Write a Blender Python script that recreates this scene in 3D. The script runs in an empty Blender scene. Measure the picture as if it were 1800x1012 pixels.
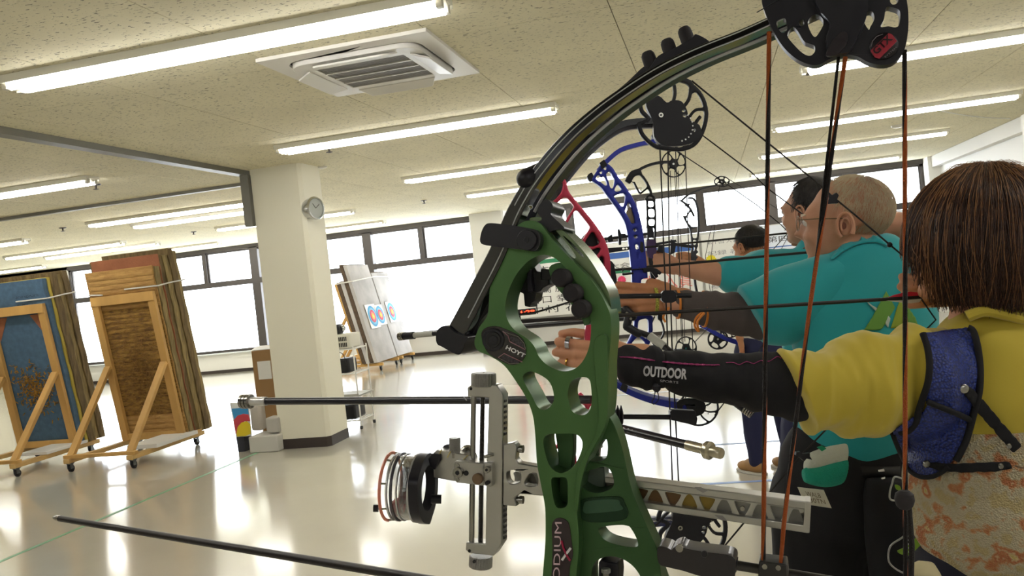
import bpy, bmesh, math, random
from mathutils import Vector as V, Matrix, noise
from mathutils.bvhtree import BVHTree
from mathutils.geometry import tessellate_polygon
random.seed(7)
sc = bpy.context.scene
COL = sc.collection
# ---------------------------------------------------------------- camera
YAW, PITCH, ROLL, FP = 0.23562, -0.014326, 0.107232, 1469.9
EYE = V((0, 0, 1.5))
_f = V((-math.sin(YAW)*math.cos(PITCH), math.cos(YAW)*math.cos(PITCH), math.sin(PITCH)))
_r = V((math.cos(YAW), math.sin(YAW), 0))
_d = -_r.cross(_f)
CR = math.cos(ROLL)*_r + math.sin(ROLL)*_d      # camera right
CD = -math.sin(ROLL)*_r + math.cos(ROLL)*_d     # camera down
CF = _f                                          # camera forward
cam = bpy.data.cameras.new('camera'); camo = bpy.data.objects.new('camera', cam); COL.objects.link(camo)
m = Matrix((CR, -CD, -CF)).transposed().to_4x4(); m.translation = EYE
camo.matrix_world = m
cam.sensor_width = 36; cam.lens = FP/1800*36; cam.clip_start = .05; cam.clip_end = 200
sc.camera = camo
# ---------------------------------------------------------------- world, exposure
sc.view_settings.view_transform = 'Standard'; sc.view_settings.look = 'None'
sc.view_settings.gamma = 1; sc.view_settings.use_curve_mapping = False
sc.view_settings.exposure = EXPO = 1.1
w = bpy.data.worlds.new('overcast_sky'); sc.world = w; w.use_nodes = True
wn = w.node_tree; bg = wn.nodes['Background']
bg.inputs[0].default_value = (.88, .93, 1, 1); bg.inputs[1].default_value = 5.0
TUBE_STRENGTH = 10.0

# ---------------------------------------------------------------- helpers
def ray(px, py): return CR*((px-900)/FP) + CD*((py-506)/FP) + CF
def P(px, py, d): return EYE + ray(px, py)*d
def onz(px, py, z):
    r = ray(px, py); return EYE + r*((z-1.5)/r.z)
def ony(px, py, y):
    r = ray(px, py); return EYE + r*(y/r.y)
def onx(px, py, x):
    r = ray(px, py); return EYE + r*(x/r.x)
class Plane:
    """a real plane in the room; at() finds the point of it seen at a pixel of the photograph"""
    def __init__(s, px, py, d, yaw=0., pitch=0.):
        s.o = P(px, py, d)
        n = CF*math.cos(yaw) + CR*math.sin(yaw)
        n = n*math.cos(pitch) + CD*math.sin(pitch)
        s.n = n.normalized()
        s.x = (CR - s.n*CR.dot(s.n)).normalized(); s.y = -s.n.cross(s.x).normalized()
        if s.y.dot(CD) > 0: s.y = -s.y
    def at(s, px, py, off=0.):
        r = ray(px, py)
        t = (s.o + s.n*off - EYE).dot(s.n)/r.dot(s.n)
        return EYE + r*t
    def on(s, px, py, off=0.):     # traced on the plane itself, then moved straight back
        return s.at(px, py) + s.n*off
    def px(s, px, py): return (s.at(px+1, py)-s.at(px, py)).length
class WPlane(Plane):
    def __init__(s, o, n):
        s.o = V(o); s.n = V(n).normalized()

def srgb(c):
    if isinstance(c, str):
        c = [int(c[i:i+2], 16)/255 for i in (0, 2, 4)]
    return [(x/12.92 if x <= .04045 else ((x+.055)/1.055)**2.4) for x in c]
MATS = {}
def mat(name, col, rough=.5, metal=0., var=.0, vscale=8., bump=0., bscale=60., coat=0., spec=.5, sheen=0., trans=0., stretch=(1, 1, 1), emit=0., col2=None, ior=1.45, alpha=1.):
    if name in MATS: return MATS[name]
    m = bpy.data.materials.new(name); m.use_nodes = True; nt = m.node_tree
    b = nt.nodes['Principled BSDF']; c = srgb(col)
    b.inputs['Base Color'].default_value = (*c, 1)
    b.inputs['Roughness'].default_value = rough; b.inputs['Metallic'].default_value = metal
    b.inputs['Coat Weight'].default_value = coat; b.inputs['Specular IOR Level'].default_value = spec
    b.inputs['Coat Roughness'].default_value = .12
    b.inputs['Sheen Weight'].default_value = sheen; b.inputs['Transmission Weight'].default_value = trans
    b.inputs['IOR'].default_value = ior; b.inputs['Alpha'].default_value = alpha
    if emit:
        b.inputs['Emission Color'].default_value = (*c, 1); b.inputs['Emission Strength'].default_value = emit
    tc = nt.nodes.new('ShaderNodeTexCoord'); mp = nt.nodes.new('ShaderNodeMapping')
    nt.links.new(tc.outputs['Object'], mp.inputs[0]); mp.inputs['Scale'].default_value = stretch
    if var or col2:
        n = nt.nodes.new('ShaderNodeTexNoise'); n.inputs['Scale'].default_value = vscale; n.inputs['Detail'].default_value = 5
        nt.links.new(mp.outputs[0], n.inputs['Vector'])
        r = nt.nodes.new('ShaderNodeValToRGB')
        c2 = srgb(col2) if col2 else [min(1, x*(1+var)) for x in c]
        c1 = c if col2 else [x*(1-var) for x in c]
        r.color_ramp.elements[0].position = .35; r.color_ramp.elements[1].position = .65
        r.color_ramp.elements[0].color = (*c1, 1); r.color_ramp.elements[1].color = (*c2, 1)
        nt.links.new(n.outputs['Fac'], r.inputs[0]); nt.links.new(r.outputs[0], b.inputs['Base Color'])
    if bump:
        n = nt.nodes.new('ShaderNodeTexNoise'); n.inputs['Scale'].default_value = bscale; n.inputs['Detail'].default_value = 3
        nt.links.new(mp.outputs[0], n.inputs['Vector'])
        bp = nt.nodes.new('ShaderNodeBump'); bp.inputs['Strength'].default_value = bump; bp.inputs['Distance'].default_value = .01
        nt.links.new(n.outputs['Fac'], bp.inputs['Height']); nt.links.new(bp.outputs[0], b.inputs['Normal'])
    m.diffuse_color = (*c, 1); MATS[name] = m
    return m

class B:
    """collects shapes and links them as one mesh object"""
    def __init__(s): s.v = []; s.f = []; s.mi = []; s.cur = 0
    def add(s, vs, fs):
        o = len(s.v); s.v += [V(v) for v in vs]
        for f in fs: s.f.append([i+o for i in f]); s.mi.append(s.cur)
        return s
    def box(s, c, sx, sy, sz, rot=None):
        vs = []
        for x in (-.5, .5):
            for y in (-.5, .5):
                for z in (-.5, .5):
                    p = V((x*sx, y*sy, z*sz)); p = rot @ p if rot else p
                    vs.append(V(c)+p)
        return s.add(vs, [(0, 1, 3, 2), (4, 6, 7, 5), (0, 4, 5, 1), (2, 3, 7, 6), (0, 2, 6, 4), (1, 5, 7, 3)])
    def bb(s, a, b):
        a = V(a); b = V(b); return s.box((a+b)/2, abs(b.x-a.x), abs(b.y-a.y), abs(b.z-a.z))
    def hexa(s, q, off):    # four corners and an extrusion vector
        q = [V(x) for x in q]; off = V(off)
        return s.add(q+[x+off for x in q], [(3, 2, 1, 0), (4, 5, 6, 7)]+[(i, (i+1) % 4, (i+1) % 4+4, i+4) for i in range(4)])
    def bar(s, a, b, w, t, side):   # rectangular bar a->b, width w along side, thickness t across
        a = V(a); b = V(b); d = (b-a).normalized(); sd = V(side); sd = (sd-d*sd.dot(d)).normalized(); u = d.cross(sd)
        q = [a+sd*x*w/2+u*y*t/2 for x, y in ((-1, -1), (1, -1), (1, 1), (-1, 1))]
        return s.hexa(q, b-a)
    def tube(s, pts, r, seg=10, cap=True, section=None, side=None):
        pts = [V(p) for p in pts]; n = len(pts)
        rs = r if isinstance(r, (list, tuple)) else [r]*n
        t0 = (pts[1]-pts[0]).normalized()
        u = V(side) if side is not None else (V((0, 0, 1)) if abs(t0.z) < .9 else V((1, 0, 0)))
        u = (u-t0*u.dot(t0)).normalized(); o = len(s.v); k = len(section) if section else seg
        for i, p in enumerate(pts):
            t = (pts[min(i+1, n-1)]-pts[max(i-1, 0)]).normalized()
            if side is not None: u = V(side)
            u = (u-t*u.dot(t)).normalized(); w = t.cross(u)
            for j in range(k):
                if section: a, b = section[j]; a *= rs[i]; b *= rs[i]
                else: a = math.cos(6.28318*j/k)*rs[i]; b = math.sin(6.28318*j/k)*rs[i]
                s.v.append(p+u*a+w*b)
        for i in range(n-1):
            for j in range(k):
                s.f.append([o+i*k+j, o+i*k+(j+1) % k, o+(i+1)*k+(j+1) % k, o+(i+1)*k+j]); s.mi.append(s.cur)
        if cap:
            s.f.append([o+j for j in range(k)][::-1]); s.f.append([o+(n-1)*k+j for j in range(k)]); s.mi += [s.cur]*2
        return s
    def lathe(s, c, axis, prof, seg=24, cap=True):     # prof: (distance along axis, radius)
        c = V(c); a = V(axis).normalized()
        return s.tube_rings([c+a*h for h, r in prof], [r for h, r in prof], a, seg, cap)
    def tube_rings(s, pts, rs, a, seg, cap=True):
        u = V((0, 0, 1)) if abs(a.z) < .9 else V((1, 0, 0)); u = (u-a*u.dot(a)).normalized(); w = a.cross(u); o = len(s.v)
        for p, r in zip(pts, rs):
            for j in range(seg):
                t = 6.28318*j/seg; s.v.append(p+u*math.cos(t)*r+w*math.sin(t)*r)
        n = len(pts)
        for i in range(n-1):
            for j in range(seg):
                s.f.append([o+i*seg+j, o+i*seg+(j+1) % seg, o+(i+1)*seg+(j+1) % seg, o+(i+1)*seg+j]); s.mi.append(s.cur)
        if cap:
            s.f.append([o+j for j in range(seg)][::-1]); s.f.append([o+(n-1)*seg+j for j in range(seg)]); s.mi += [s.cur]*2
        return s
    def ell(s, c, ax, ay, az, nu=16, nv=10):
        c = V(c); ax = V(ax); ay = V(ay); az = V(az); o = len(s.v)
        for i in range(nv+1):
            t = math.pi*i/nv
            for j in range(nu):
                p = 2*math.pi*j/nu
                s.v.append(c+ax*math.sin(t)*math.cos(p)+ay*math.sin(t)*math.sin(p)+az*math.cos(t))
        for i in range(nv):
            for j in range(nu):
                s.f.append([o+i*nu+j, o+(i+1)*nu+j, o+(i+1)*nu+(j+1) % nu, o+i*nu+(j+1) % nu]); s.mi.append(s.cur)
        return s
    def ball(s, c, r, nu=14, nv=9): return s.ell(c, (r, 0, 0), (0, r, 0), (0, 0, r), nu, nv)
    def cap(s, a, b, ra, rb, side=None, k=1., nu=16):   # rounded tapered limb; k flattens it across `side`
        a = V(a); b = V(b); d = b-a; L = d.length or 1e-5; d = d/L; pts = []; rs = []
        for i in range(5): t = math.pi/2*(1-i/4); pts.append(a-d*ra*math.sin(t)); rs.append(max(ra*math.cos(t), 1e-4))
        for i in range(1, 4): pts.append(a.lerp(b, i/4)); rs.append(ra+(rb-ra)*i/4)
        for i in range(5): t = math.pi/2*i/4; pts.append(b+d*rb*math.sin(t)); rs.append(max(rb*math.cos(t), 1e-4))
        sec = [(math.cos(6.28318*j/nu), math.sin(6.28318*j/nu)*k) for j in range(nu)]
        sd = V(side) if side is not None else (V((0, 0, 1)) if abs(d.z) < .9 else V((1, 0, 0)))
        return s.tube(pts, rs, section=sec, side=sd)
    def plate(s, outline, holes, fn, t, n):    # outline and holes in 2D, fn -> 3D, thickness vector n*t
        n = V(n); polys = [outline]+list(holes)
        tri = tessellate_polygon([[V((p[0], -p[1], 0)) for p in q] for q in polys])
        flat = [p for q in polys for p in q]; base = [fn(*p) for p in flat]; N = len(flat)
        fs = []
        for a, b, c in tri:
            fs.append((a, b, c)); fs.append((c+N, b+N, a+N))
        i0 = 0
        for q in polys:
            k = len(q)
            for i in range(k): fs.append((i0+i, i0+(i+1) % k, i0+(i+1) % k+N, i0+i+N))
            i0 += k
        return s.add(base+[p+n*t for p in base], fs)
    def mesh(s, name='m'):
        me = bpy.data.meshes.new(name); me.from_pydata([tuple(v) for v in s.v], [], s.f); me.update()
        bm = bmesh.new(); bm.from_mesh(me); bmesh.ops.recalc_face_normals(bm, faces=bm.faces); bm.to_mesh(me); bm.free()
        if any(s.mi) and len(me.polygons) == len(s.mi): me.polygons.foreach_set('material_index', s.mi)
        return me
    def obj(s, name, mt, parent=None, smooth=35, bevel=0., **kw):
        me = s.mesh(name); return link(name, me, mt, parent, smooth, bevel, **kw)

def link(name, me, mt, parent=None, smooth=35, bevel=0., **kw):
    for q in (mt if isinstance(mt, (list, tuple)) else [mt]): me.materials.append(q)
    if smooth:
        me.polygons.foreach_set('use_smooth', [True]*len(me.polygons)); me.set_sharp_from_angle(angle=math.radians(smooth))
    o = bpy.data.objects.new(name, me); COL.objects.link(o)
    if bevel:
        b = o.modifiers.new('bevel', 'BEVEL'); b.width = bevel; b.segments = 2; b.limit_method = 'ANGLE'; b.angle_limit = math.radians(50)
    put(o, parent)
    for k, v in kw.items(): o[k] = v
    return o
def put(o, parent):
    if parent is not None:
        o.parent = parent; o.matrix_parent_inverse = Matrix.Translation(-parent.location)
def empty(name, loc, label, cat, group=None):
    o = bpy.data.objects.new(name, None); COL.objects.link(o); o.location = V(loc); o.empty_display_size = .05
    o['label'] = label; o['category'] = cat
    if group: o['group'] = group
    return o
def part_empty(name, loc, parent, label=None):
    o = bpy.data.objects.new(name, None); COL.objects.link(o); o.location = V(loc); o.empty_display_size = .02
    put(o, parent)
    if label: o['label'] = label
    return o
def tag(o, label, cat, group=None, kind=None):
    o['label'] = label; o['category'] = cat
    if group: o['group'] = group
    if kind: o['kind'] = kind
    return o
def S(o): o['kind'] = 'structure'; return o
def remesh(b, name, mt, parent=None, voxel=.006, smooth=6, crumple=None, fn=None, **kw):
    me = b.mesh(); o = bpy.data.objects.new('tmp', me); COL.objects.link(o)
    r = o.modifiers.new('r', 'REMESH'); r.mode = 'VOXEL'; r.voxel_size = voxel
    s = o.modifiers.new('s', 'SMOOTH'); s.iterations = smooth; s.factor = .5
    dg = bpy.context.evaluated_depsgraph_get(); dg.update()
    me2 = bpy.data.meshes.new_from_object(o.evaluated_get(dg)); bpy.data.objects.remove(o)
    me2.update()
    if crumple or fn:
        ns = [v.normal.copy() for v in me2.vertices]
        for v, n in zip(me2.vertices, ns):
            if crumple:
                for amp, scl in crumple:
                    q = V((v.co.x*scl[0], v.co.y*scl[1], v.co.z*scl[2]))
                    h = noise.noise(q); v.co += n*amp*(1-2*abs(h)*1.6)
            if fn: v.co = fn(v.co)
        me2.update()
    me2.name = name
    return link(name, me2, mt, parent, smooth=180, **kw)
def bvh(*obs):
    vs = []; fs = []
    for o in obs:
        k = len(vs); vs += [v.co.copy() for v in o.data.vertices]; fs += [[i+k for i in p.vertices] for p in o.data.polygons]
    return BVHTree.FromPolygons(vs, fs)
def rounded(pts, n=4, closed=True, tension=.5):
    out = []; L = len(pts)
    rng = range(L if closed else L-1)
    for i in rng:
        g = (lambda k: V((*pts[k % L], 0)) if closed else V((*pts[min(max(k, 0), L-1)], 0)))
        p0, p1, p2, p3 = g(i-1), g(i), g(i+1), g(i+2)
        for j in range(n):
            t = j/n
            q = .5*((2*p1)+(p2-p0)*t+(2*p0-5*p1+4*p2-p3)*t*t+(3*p1-p0-3*p2+p3)*t**3)
            out.append((q.x, q.y))
    if not closed: out.append(tuple(pts[-1]))
    return out
def spline(pts, n=6):
    pts = [V(p) for p in pts]; L = len(pts); out = []
    for i in range(L-1):
        p0, p1, p2, p3 = pts[max(i-1, 0)], pts[i], pts[i+1], pts[min(i+2, L-1)]
        for j in range(n):
            t = j/n; out.append(.5*((2*p1)+(p2-p0)*t+(2*p0-5*p1+4*p2-p3)*t*t+(3*p1-p0-3*p2+p3)*t**3))
    out.append(pts[-1]); return out
def drape(poly, trees, off, mt, name, parent, step=10., thick=.003, fallback=None, **kw):
    """a cloth piece lying on a surface: polygon fitted onto it and thickened"""
    bm = bmesh.new(); vs = [bm.verts.new((p[0], p[1], 0)) for p in poly]
    bmesh.ops.triangulate(bm, faces=[bm.faces.new(vs)])
    for _ in range(7):
        es = [e for e in bm.edges if e.calc_length() > step]
        if not es: break
        bmesh.ops.subdivide_edges(bm, edges=es, cuts=1); bmesh.ops.triangulate(bm, faces=bm.faces[:])
    miss = []; hits = []
    for v in bm.verts:
        r = ray(v.co.x, v.co.y).normalized(); h = trees.ray_cast(EYE, r)
        if h[0] is None: miss.append(v); hits.append(None)
        else: hits.append(h[0]-r*off)
    good = [(v.co.copy(), h) for v, h in zip(bm.verts, hits) if h is not None]
    new = []
    for v, h in zip(bm.verts, hits):
        if h is None:
            g = min(good, key=lambda q: (q[0]-v.co).length_squared) if good else None
            d = (g[1]-EYE).dot(CF) if g else fallback
            h = P(v.co.x, v.co.y, d)
        new.append(h)
    for v, h in zip(bm.verts, new): v.co = h
    bmesh.ops.recalc_face_normals(bm, faces=bm.faces)
    for _ in range(2): bmesh.ops.smooth_vert(bm, verts=bm.verts[:], factor=.5, use_axis_x=True, use_axis_y=True, use_axis_z=True)
    me = bpy.data.meshes.new(name); bm.to_mesh(me); bm.free()
    o = link(name, me, mt, parent, smooth=60, **kw)
    if thick: s = o.modifiers.new('s', 'SOLIDIFY'); s.thickness = thick; s.offset = 0
    return o
def text_mesh(body, extrude=.01, bold=0.):
    cu = bpy.data.curves.new('t', 'FONT'); cu.body = body; cu.size = 1; cu.extrude = extrude; cu.offset = bold; cu.resolution_u = 3
    o = bpy.data.objects.new('t', cu); COL.objects.link(o)
    dg = bpy.context.evaluated_depsgraph_get(); dg.update()
    me = bpy.data.meshes.new_from_object(o.evaluated_get(dg)); bpy.data.objects.remove(o)
    return me
def text(body, org, xd, yd, mt, name='lettering', parent=None, bold=0., ext=.0008, **kw):
    """xd = vector over the whole width of the text, yd = vector over its height"""
    me = text_mesh(body, 0, bold); co = [v.co for v in me.vertices]
    if not co: return None
    x0 = min(c.x for c in co); x1 = max(c.x for c in co); y0 = min(c.y for c in co); y1 = max(c.y for c in co)
    xd = V(xd); yd = V(yd)
    for v in me.vertices: v.co = V(org)+xd*((v.co.x-x0)/(x1-x0))+yd*((v.co.y-y0)/(y1-y0))
    me.update(); me.name = name
    return link(name, me, mt, parent, smooth=0, **kw)
# ================================================================ ROOM
H = 2.85; D = 17.0; XL, XR, YB = -17.0, 4.2, -4.5
floor_m = mat('vinyl_floor', 'C6C1B3', .13, var=.07, vscale=.6, bump=.035, bscale=2.2, coat=.55, spec=.6)
wall_m = mat('cream_wall', 'E2DECB', .7, bump=.05, bscale=120)
white_m = mat('white_paint', 'E4E3DE', .5)
frame_m = mat('bronze_window_frame', '4F4A48', .4, metal=.3)
base_m = mat('dark_vinyl_skirting', '3B332F', .5)
rail_m = mat('grey_rail', '77756C', .45, metal=.4)

def ceiling_mat():
    m = mat('acoustic_board', 'DCD5B8', .9, var=.04, vscale=2.)
    nt = m.node_tree; b = nt.nodes['Principled BSDF']
    old = b.inputs['Base Color'].links[0].from_socket
    tc = nt.nodes.new('ShaderNodeTexCoord'); mp = nt.nodes.new('ShaderNodeMapping'); mp.inputs['Scale'].default_value = (34, 75, 1)
    n = nt.nodes.new('ShaderNodeTexNoise'); n.inputs['Scale'].default_value = 1.; n.inputs['Detail'].default_value = 4; n.inputs['Distortion'].default_value = .6
    geo = nt.nodes.new('ShaderNodeNewGeometry')
    nt.links.new(geo.outputs['Position'], mp.inputs[0]); nt.links.new(mp.outputs[0], n.inputs['Vector'])
    r = nt.nodes.new('ShaderNodeValToRGB'); r.color_ramp.elements[0].position = .34; r.color_ramp.elements[1].position = .40
    r.color_ramp.elements[0].color = (.35, .35, .35, 1); r.color_ramp.elements[1].color = (1, 1, 1, 1)
    nt.links.new(n.outputs['Fac'], r.inputs[0])
    mx = nt.nodes.new('ShaderNodeMix'); mx.data_type = 'RGBA'; mx.blend_type = 'MULTIPLY'; mx.inputs[0].default_value = 1
    nt.links.new(old, mx.inputs[6]); nt.links.new(r.outputs[0], mx.inputs[7]); nt.links.new(mx.outputs[2], b.inputs['Base Color'])
    bp = nt.nodes.new('ShaderNodeBump'); bp.inputs['Strength'].default_value = .5; bp.inputs['Distance'].default_value = .004
    nt.links.new(r.outputs[0], bp.inputs['Height']); nt.links.new(bp.outputs[0], b.inputs['Normal'])
    return m
ceil_m = ceiling_mat()
S(B().bb((XL, YB, -.1), (XR+.2, D+.2, 0)).obj('floor', floor_m, smooth=0))
ceiling = S(B().bb((XL, YB, H+.012), (XR+.2, D+.2, H+.1)).obj('ceiling', mat('ceiling_void', '55503F', .9), smooth=0))
# ceiling boards: one mesh shared by all
pm = B().box((0, 0, .006), .958, 1.923, .012).mesh('ceiling_panel'); pm.materials.append(ceil_m)
px0 = -.38; py0 = 6.38
i0 = int((XL-px0)/.963); cnt = 0
for i in range(i0, 5):
    for j in range(-3, 6):
        o = bpy.data.objects.new('ceiling_panel', pm); COL.objects.link(o)
        o.location = (px0+(i+.5)*.963, py0+(j+.5)*1.928, H); o.parent = ceiling; cnt += 1
S(B().bb((XL-.15, YB, 0), (XL, D, H)).obj('wall_left', wall_m))
S(B().bb((XL, YB-.15, 0), (XR, YB, H)).obj('wall_back', wall_m))
S(B().bb((XR, YB, 0), (XR+.15, D, H)).obj('wall_right', white_m))

# far wall: sill band, piers, head
SILL, TR, TOP = .46, 2.02, 2.78
wb = B()
wb.bb((XL, D, 0), (XR, D+.2, SILL)); wb.bb((XL, D, TOP), (XR, D+.2, H))
wb.bb((XL, D, 0), (-14.9, D+.2, H)); wb.bb((4.0, D, 0), (XR, D+.2, H))
S(wb.obj('wall_far', white_m, smooth=0))
S(B().bb((XL, D-.02, 0), (XR, D, .07)).obj('baseboard_far', base_m))
S(B().bb((XR-.02, YB, 0), (XR, D, .07)).obj('baseboard_right', base_m))
S(B().bb((XL, D-.09, SILL-.03), (XR, D-.001, SILL)).obj('trim_1', mat('sill_trim', 'C9CBCB', .4), bevel=.004))
pane_m = bpy.data.materials.new('window_glass'); pane_m.use_nodes = True
nt = pane_m.node_tree; nt.nodes.clear(); out = nt.nodes.new('ShaderNodeOutputMaterial'); mx = nt.nodes.new('ShaderNodeMixShader')
tr = nt.nodes.new('ShaderNodeBsdfTransparent'); tr.inputs[0].default_value = (.97, .98, .98, 1); gl = nt.nodes.new('ShaderNodeBsdfGlossy'); gl.inputs['Roughness'].default_value = .02
mx.inputs[0].default_value = .06; nt.links.new(tr.outputs[0], mx.inputs[1]); nt.links.new(gl.outputs[0], mx.inputs[2]); nt.links.new(mx.outputs[0], out.inputs[0])
def window(n, x0, x1, z0, z1, muls, thick=.06):
    f = B(); y0, y1 = D+.02, D+.12
    f.bb((x0, y0, z1-thick), (x1, y1, z1)); f.bb((x0, y0, z0), (x1, y1, z0+thick))
    for x in (x0+thick/2, x1-thick/2): f.bb((x-thick/2, y0, z0), (x+thick/2, y1, z1))
    o = S(f.obj('window_%d' % n, frame_m, smooth=0))
    for x in muls: B().bb((x-.045, y0-.02, z0), (x+.045, y1, z1)).obj('mullion', frame_m, o, smooth=0)
    xs = [x0]+list(muls)+[x1]
    for a, b in zip(xs, xs[1:]):
        B().bb((a+.05, D+.065, z0+thick), (b-.05, D+.071, z1-thick)).obj('pane', pane_m, o, smooth=0)
        fr = B(); t = .035                      # sliding sash edge
        fr.bb((a+.045, D+.05, z0+thick), (a+.045+t, D+.09, z1-thick)); fr.bb((b-.045-t, D+.05, z0+thick), (b-.045, D+.09, z1-thick))
        fr.obj('sash', frame_m, o, smooth=0)
    return o
bays = [(-14.9, -13.5), (-12.5, -9.95), (-9.95, -7.2), (-7.2, -4.72), (-4.0, -1.43), (-1.43, 1.25), (1.25, 4.0)]
n = 0
for a, b in bays:
    n += 1; mid = [(a+b)/2] if b-a > 1.5 else []
    window(n, a, b, TR, TOP, mid)
    n += 1; window(n, a, b, SILL, TR, [])
heavy = B()
for k, x in enumerate((-9.95, -7.2, 1.25, -1.43)):
    S(B().bb((x-.1, D-.02, SILL), (x+.1, D+.16, TOP)).obj('trim_%d' % (k+2), frame_m, smooth=0))
S(B().bb((-14.9, D-.03, TR-.06), (4.0, D+.14, TR+.06)).obj('trim_7', frame_m, smooth=0))
S(B().bb((-14.9, D-.02, TOP-.02), (4.0, D+.05, H)).obj('trim_8', frame_m, smooth=0))
S(B().bb((4.0, D-.35, 0), (XR, D+.2, H)).obj('wall_corner', white_m))
# square columns
def column(name, x0, y0, x1, y1, lab, mt=wall_m):
    e = empty(name, ((x0+x1)/2, (y0+y1)/2, 0), lab, 'column'); e['kind'] = 'structure'
    c = .035
    pts = [(x0, y0), (x1-c, y0), (x1, y0+c), (x1, y1), (x0, y1)]
    B().plate(pts, [], lambda a, b: V((a, b, .1)), H-.1, (0, 0, 1)).obj('shaft', mt, e, smooth=20)
    g = .006
    pts2 = [(x0-g, y0-g), (x1-c+g/2, y0-g), (x1+g, y0+c-g/2), (x1+g, y1), (x0-g, y1)]
    B().plate(pts2, [], lambda a, b: V((a, b, 0)), .1, (0, 0, 1)).obj('skirting', base_m, e, smooth=20)
    return e
column('column', -4.42, 7.66, -3.87, 8.09, 'thick cream square column with dark skirting, standing free in the hall')
column('column', -4.72, D-.45, -4.0, D-.005, 'white window pier rising directly behind the big black bow limb', white_m)
column('column', -13.5, D-.45, -12.5, D-.005, 'white window pier whose top shows above the brown target butt', white_m)
column('column', 3.72, 7.0, XR-.005, 7.6, 'white square pillar at the far right edge above the woman', white_m)
# low beam and cabinet on the right wall
o = B().bb((3.55, 9.2, 2.25), (XR-.005, 10.6, H-.16)).obj('wall_cabinet', white_m, bevel=.01)
tag(o, 'white wall cabinet hung high near the right pillar', 'cabinet')
S(B().bb((XR-.14, 7.6, H-.2), (XR, D, H-.003)).obj('trim_9', white_m, bevel=.005))
S(B().bb((XR-.03, 10.8, 1.9), (XR, 12.2, 2.35)).obj('trim_10', mat('green_notice', '3E6B58', .6), bevel=.003))

# ceiling rails and smoke-screen end post
S(B().bb((-4.56, YB, H-.05), (-4.46, 7.72, H+.004)).obj('trim_11', rail_m, smooth=0))
S(B().bb((XL, 8.37, H-.035), (-4.42, 8.44, H+.004)).obj('trim_12', rail_m, smooth=0))
S(B().bb((-4.52, 7.62, 2.28), (-4.43, 7.70, H-.05)).obj('trim_13', rail_m, smooth=0))

# ---- fluorescent lights
tube_m = mat('lit_tube', 'FFFDFA', emit=TUBE_STRENGTH)
housing_m = mat('lamp_housing', 'EDEBE0', .35)
capm = mat('tube_cap', 'C8C4B6', .4)
def light_proto():
    hb = B().bb((-1.25, -.085, -.025), (1.25, .085, 0)).bb((-1.25, -.085, -.042), (1.25, -.079, -.02)).bb((-1.25, .079, -.042), (1.25, .085, -.02)).mesh('housing'); hb.materials.append(housing_m)  # side lips added to block tube light from the ceiling
    rb = B(); rb.add([(-1.25, -.03, -.03), (1.25, -.03, -.03), (1.25, 0, -.055), (-1.25, 0, -.055), (-1.25, .03, -.03), (1.25, .03, -.03)],
                     [(0, 1, 2, 3), (3, 2, 5, 4), (0, 3, 4), (1, 5, 2)])
    rm = rb.mesh('reflector'); rm.materials.append(housing_m)
    tb = B().tube([(-1.2, 0, 0), (1.2, 0, 0)], .020, 10).mesh('tube'); tb.materials.append(tube_m)
    cb = B().box((0, 0, 0), .03, .035, .05).mesh('tube_holder'); cb.materials.append(capm)
    return hb, rm, tb, cb
LP = light_proto()
def light(x, y, lab):
    e = empty('ceiling_light', (x, y, H), lab, 'light', 'fluorescent ceiling lights')
    for me, nm, loc in [(LP[0], 'housing', (0, 0, 0)), (LP[1], 'reflector', (0, 0, 0)), (LP[2], 'tube', (0, -.045, -.057)), (LP[2], 'tube', (.02, .045, -.057))] + \
            [(LP[3], 'tube_holder', (a, b, -.045)) for a in (-1.225, 1.225) for b in (-.05, .05)]:
        c = bpy.data.objects.new(nm, me); COL.objects.link(c); c.location = loc; c.parent = e
rows = [(1.0, 'row above the camera'), (3.82, 'nearest visible row'), (6.72, 'second row from the camera'), (9.8, 'third row from the camera'), (12.5, 'fourth row from the camera'), (15.45, 'row closest to the windows')]
ccs = [(-2.33, 'left of the bows'), (2.05, 'above the archers')]
for y, rl in rows:
    for x, cl in ccs: light(x, y, 'fluorescent ceiling light of the %s, %s' % (rl, cl))
for y, rl in [(-2., 'row behind the camera')]:
    for x, cl in ccs: light(x, y, 'fluorescent ceiling light of the %s, %s' % (rl, cl))
for x, y, rl in [(-6.77, 6.75, 'cut by the left picture edge above the blue butt'), (-6.95, 9.85, 'first long one left of the column post, beyond the rail'), (-6.9, 10.7, 'just behind the long one left of the column post'),
             (-6.75, 12.6, 'half hidden behind the cream column, fourth row'), (-7.35, 15.4, 'right of the column above the small target faces'), (-11.2, 12.75, 'far left bay, first of the pair above the blue butt'),
             (-11.2, 13.7, 'far left bay, second of the pair above the blue butt'), (-11.0, 15.4, 'directly above the brown butt by the windows'), (-15.4, 15.5, 'far left corner by the windows'), (-11.2, 10.6, 'far left bay at the picture edge'),
             (-6.9, 3.9, 'left bay beside the camera'), (-11.2, 6.7, 'left bay out of the picture')]:
    light(x, y, 'fluorescent ceiling light, %s' % rl)

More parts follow.
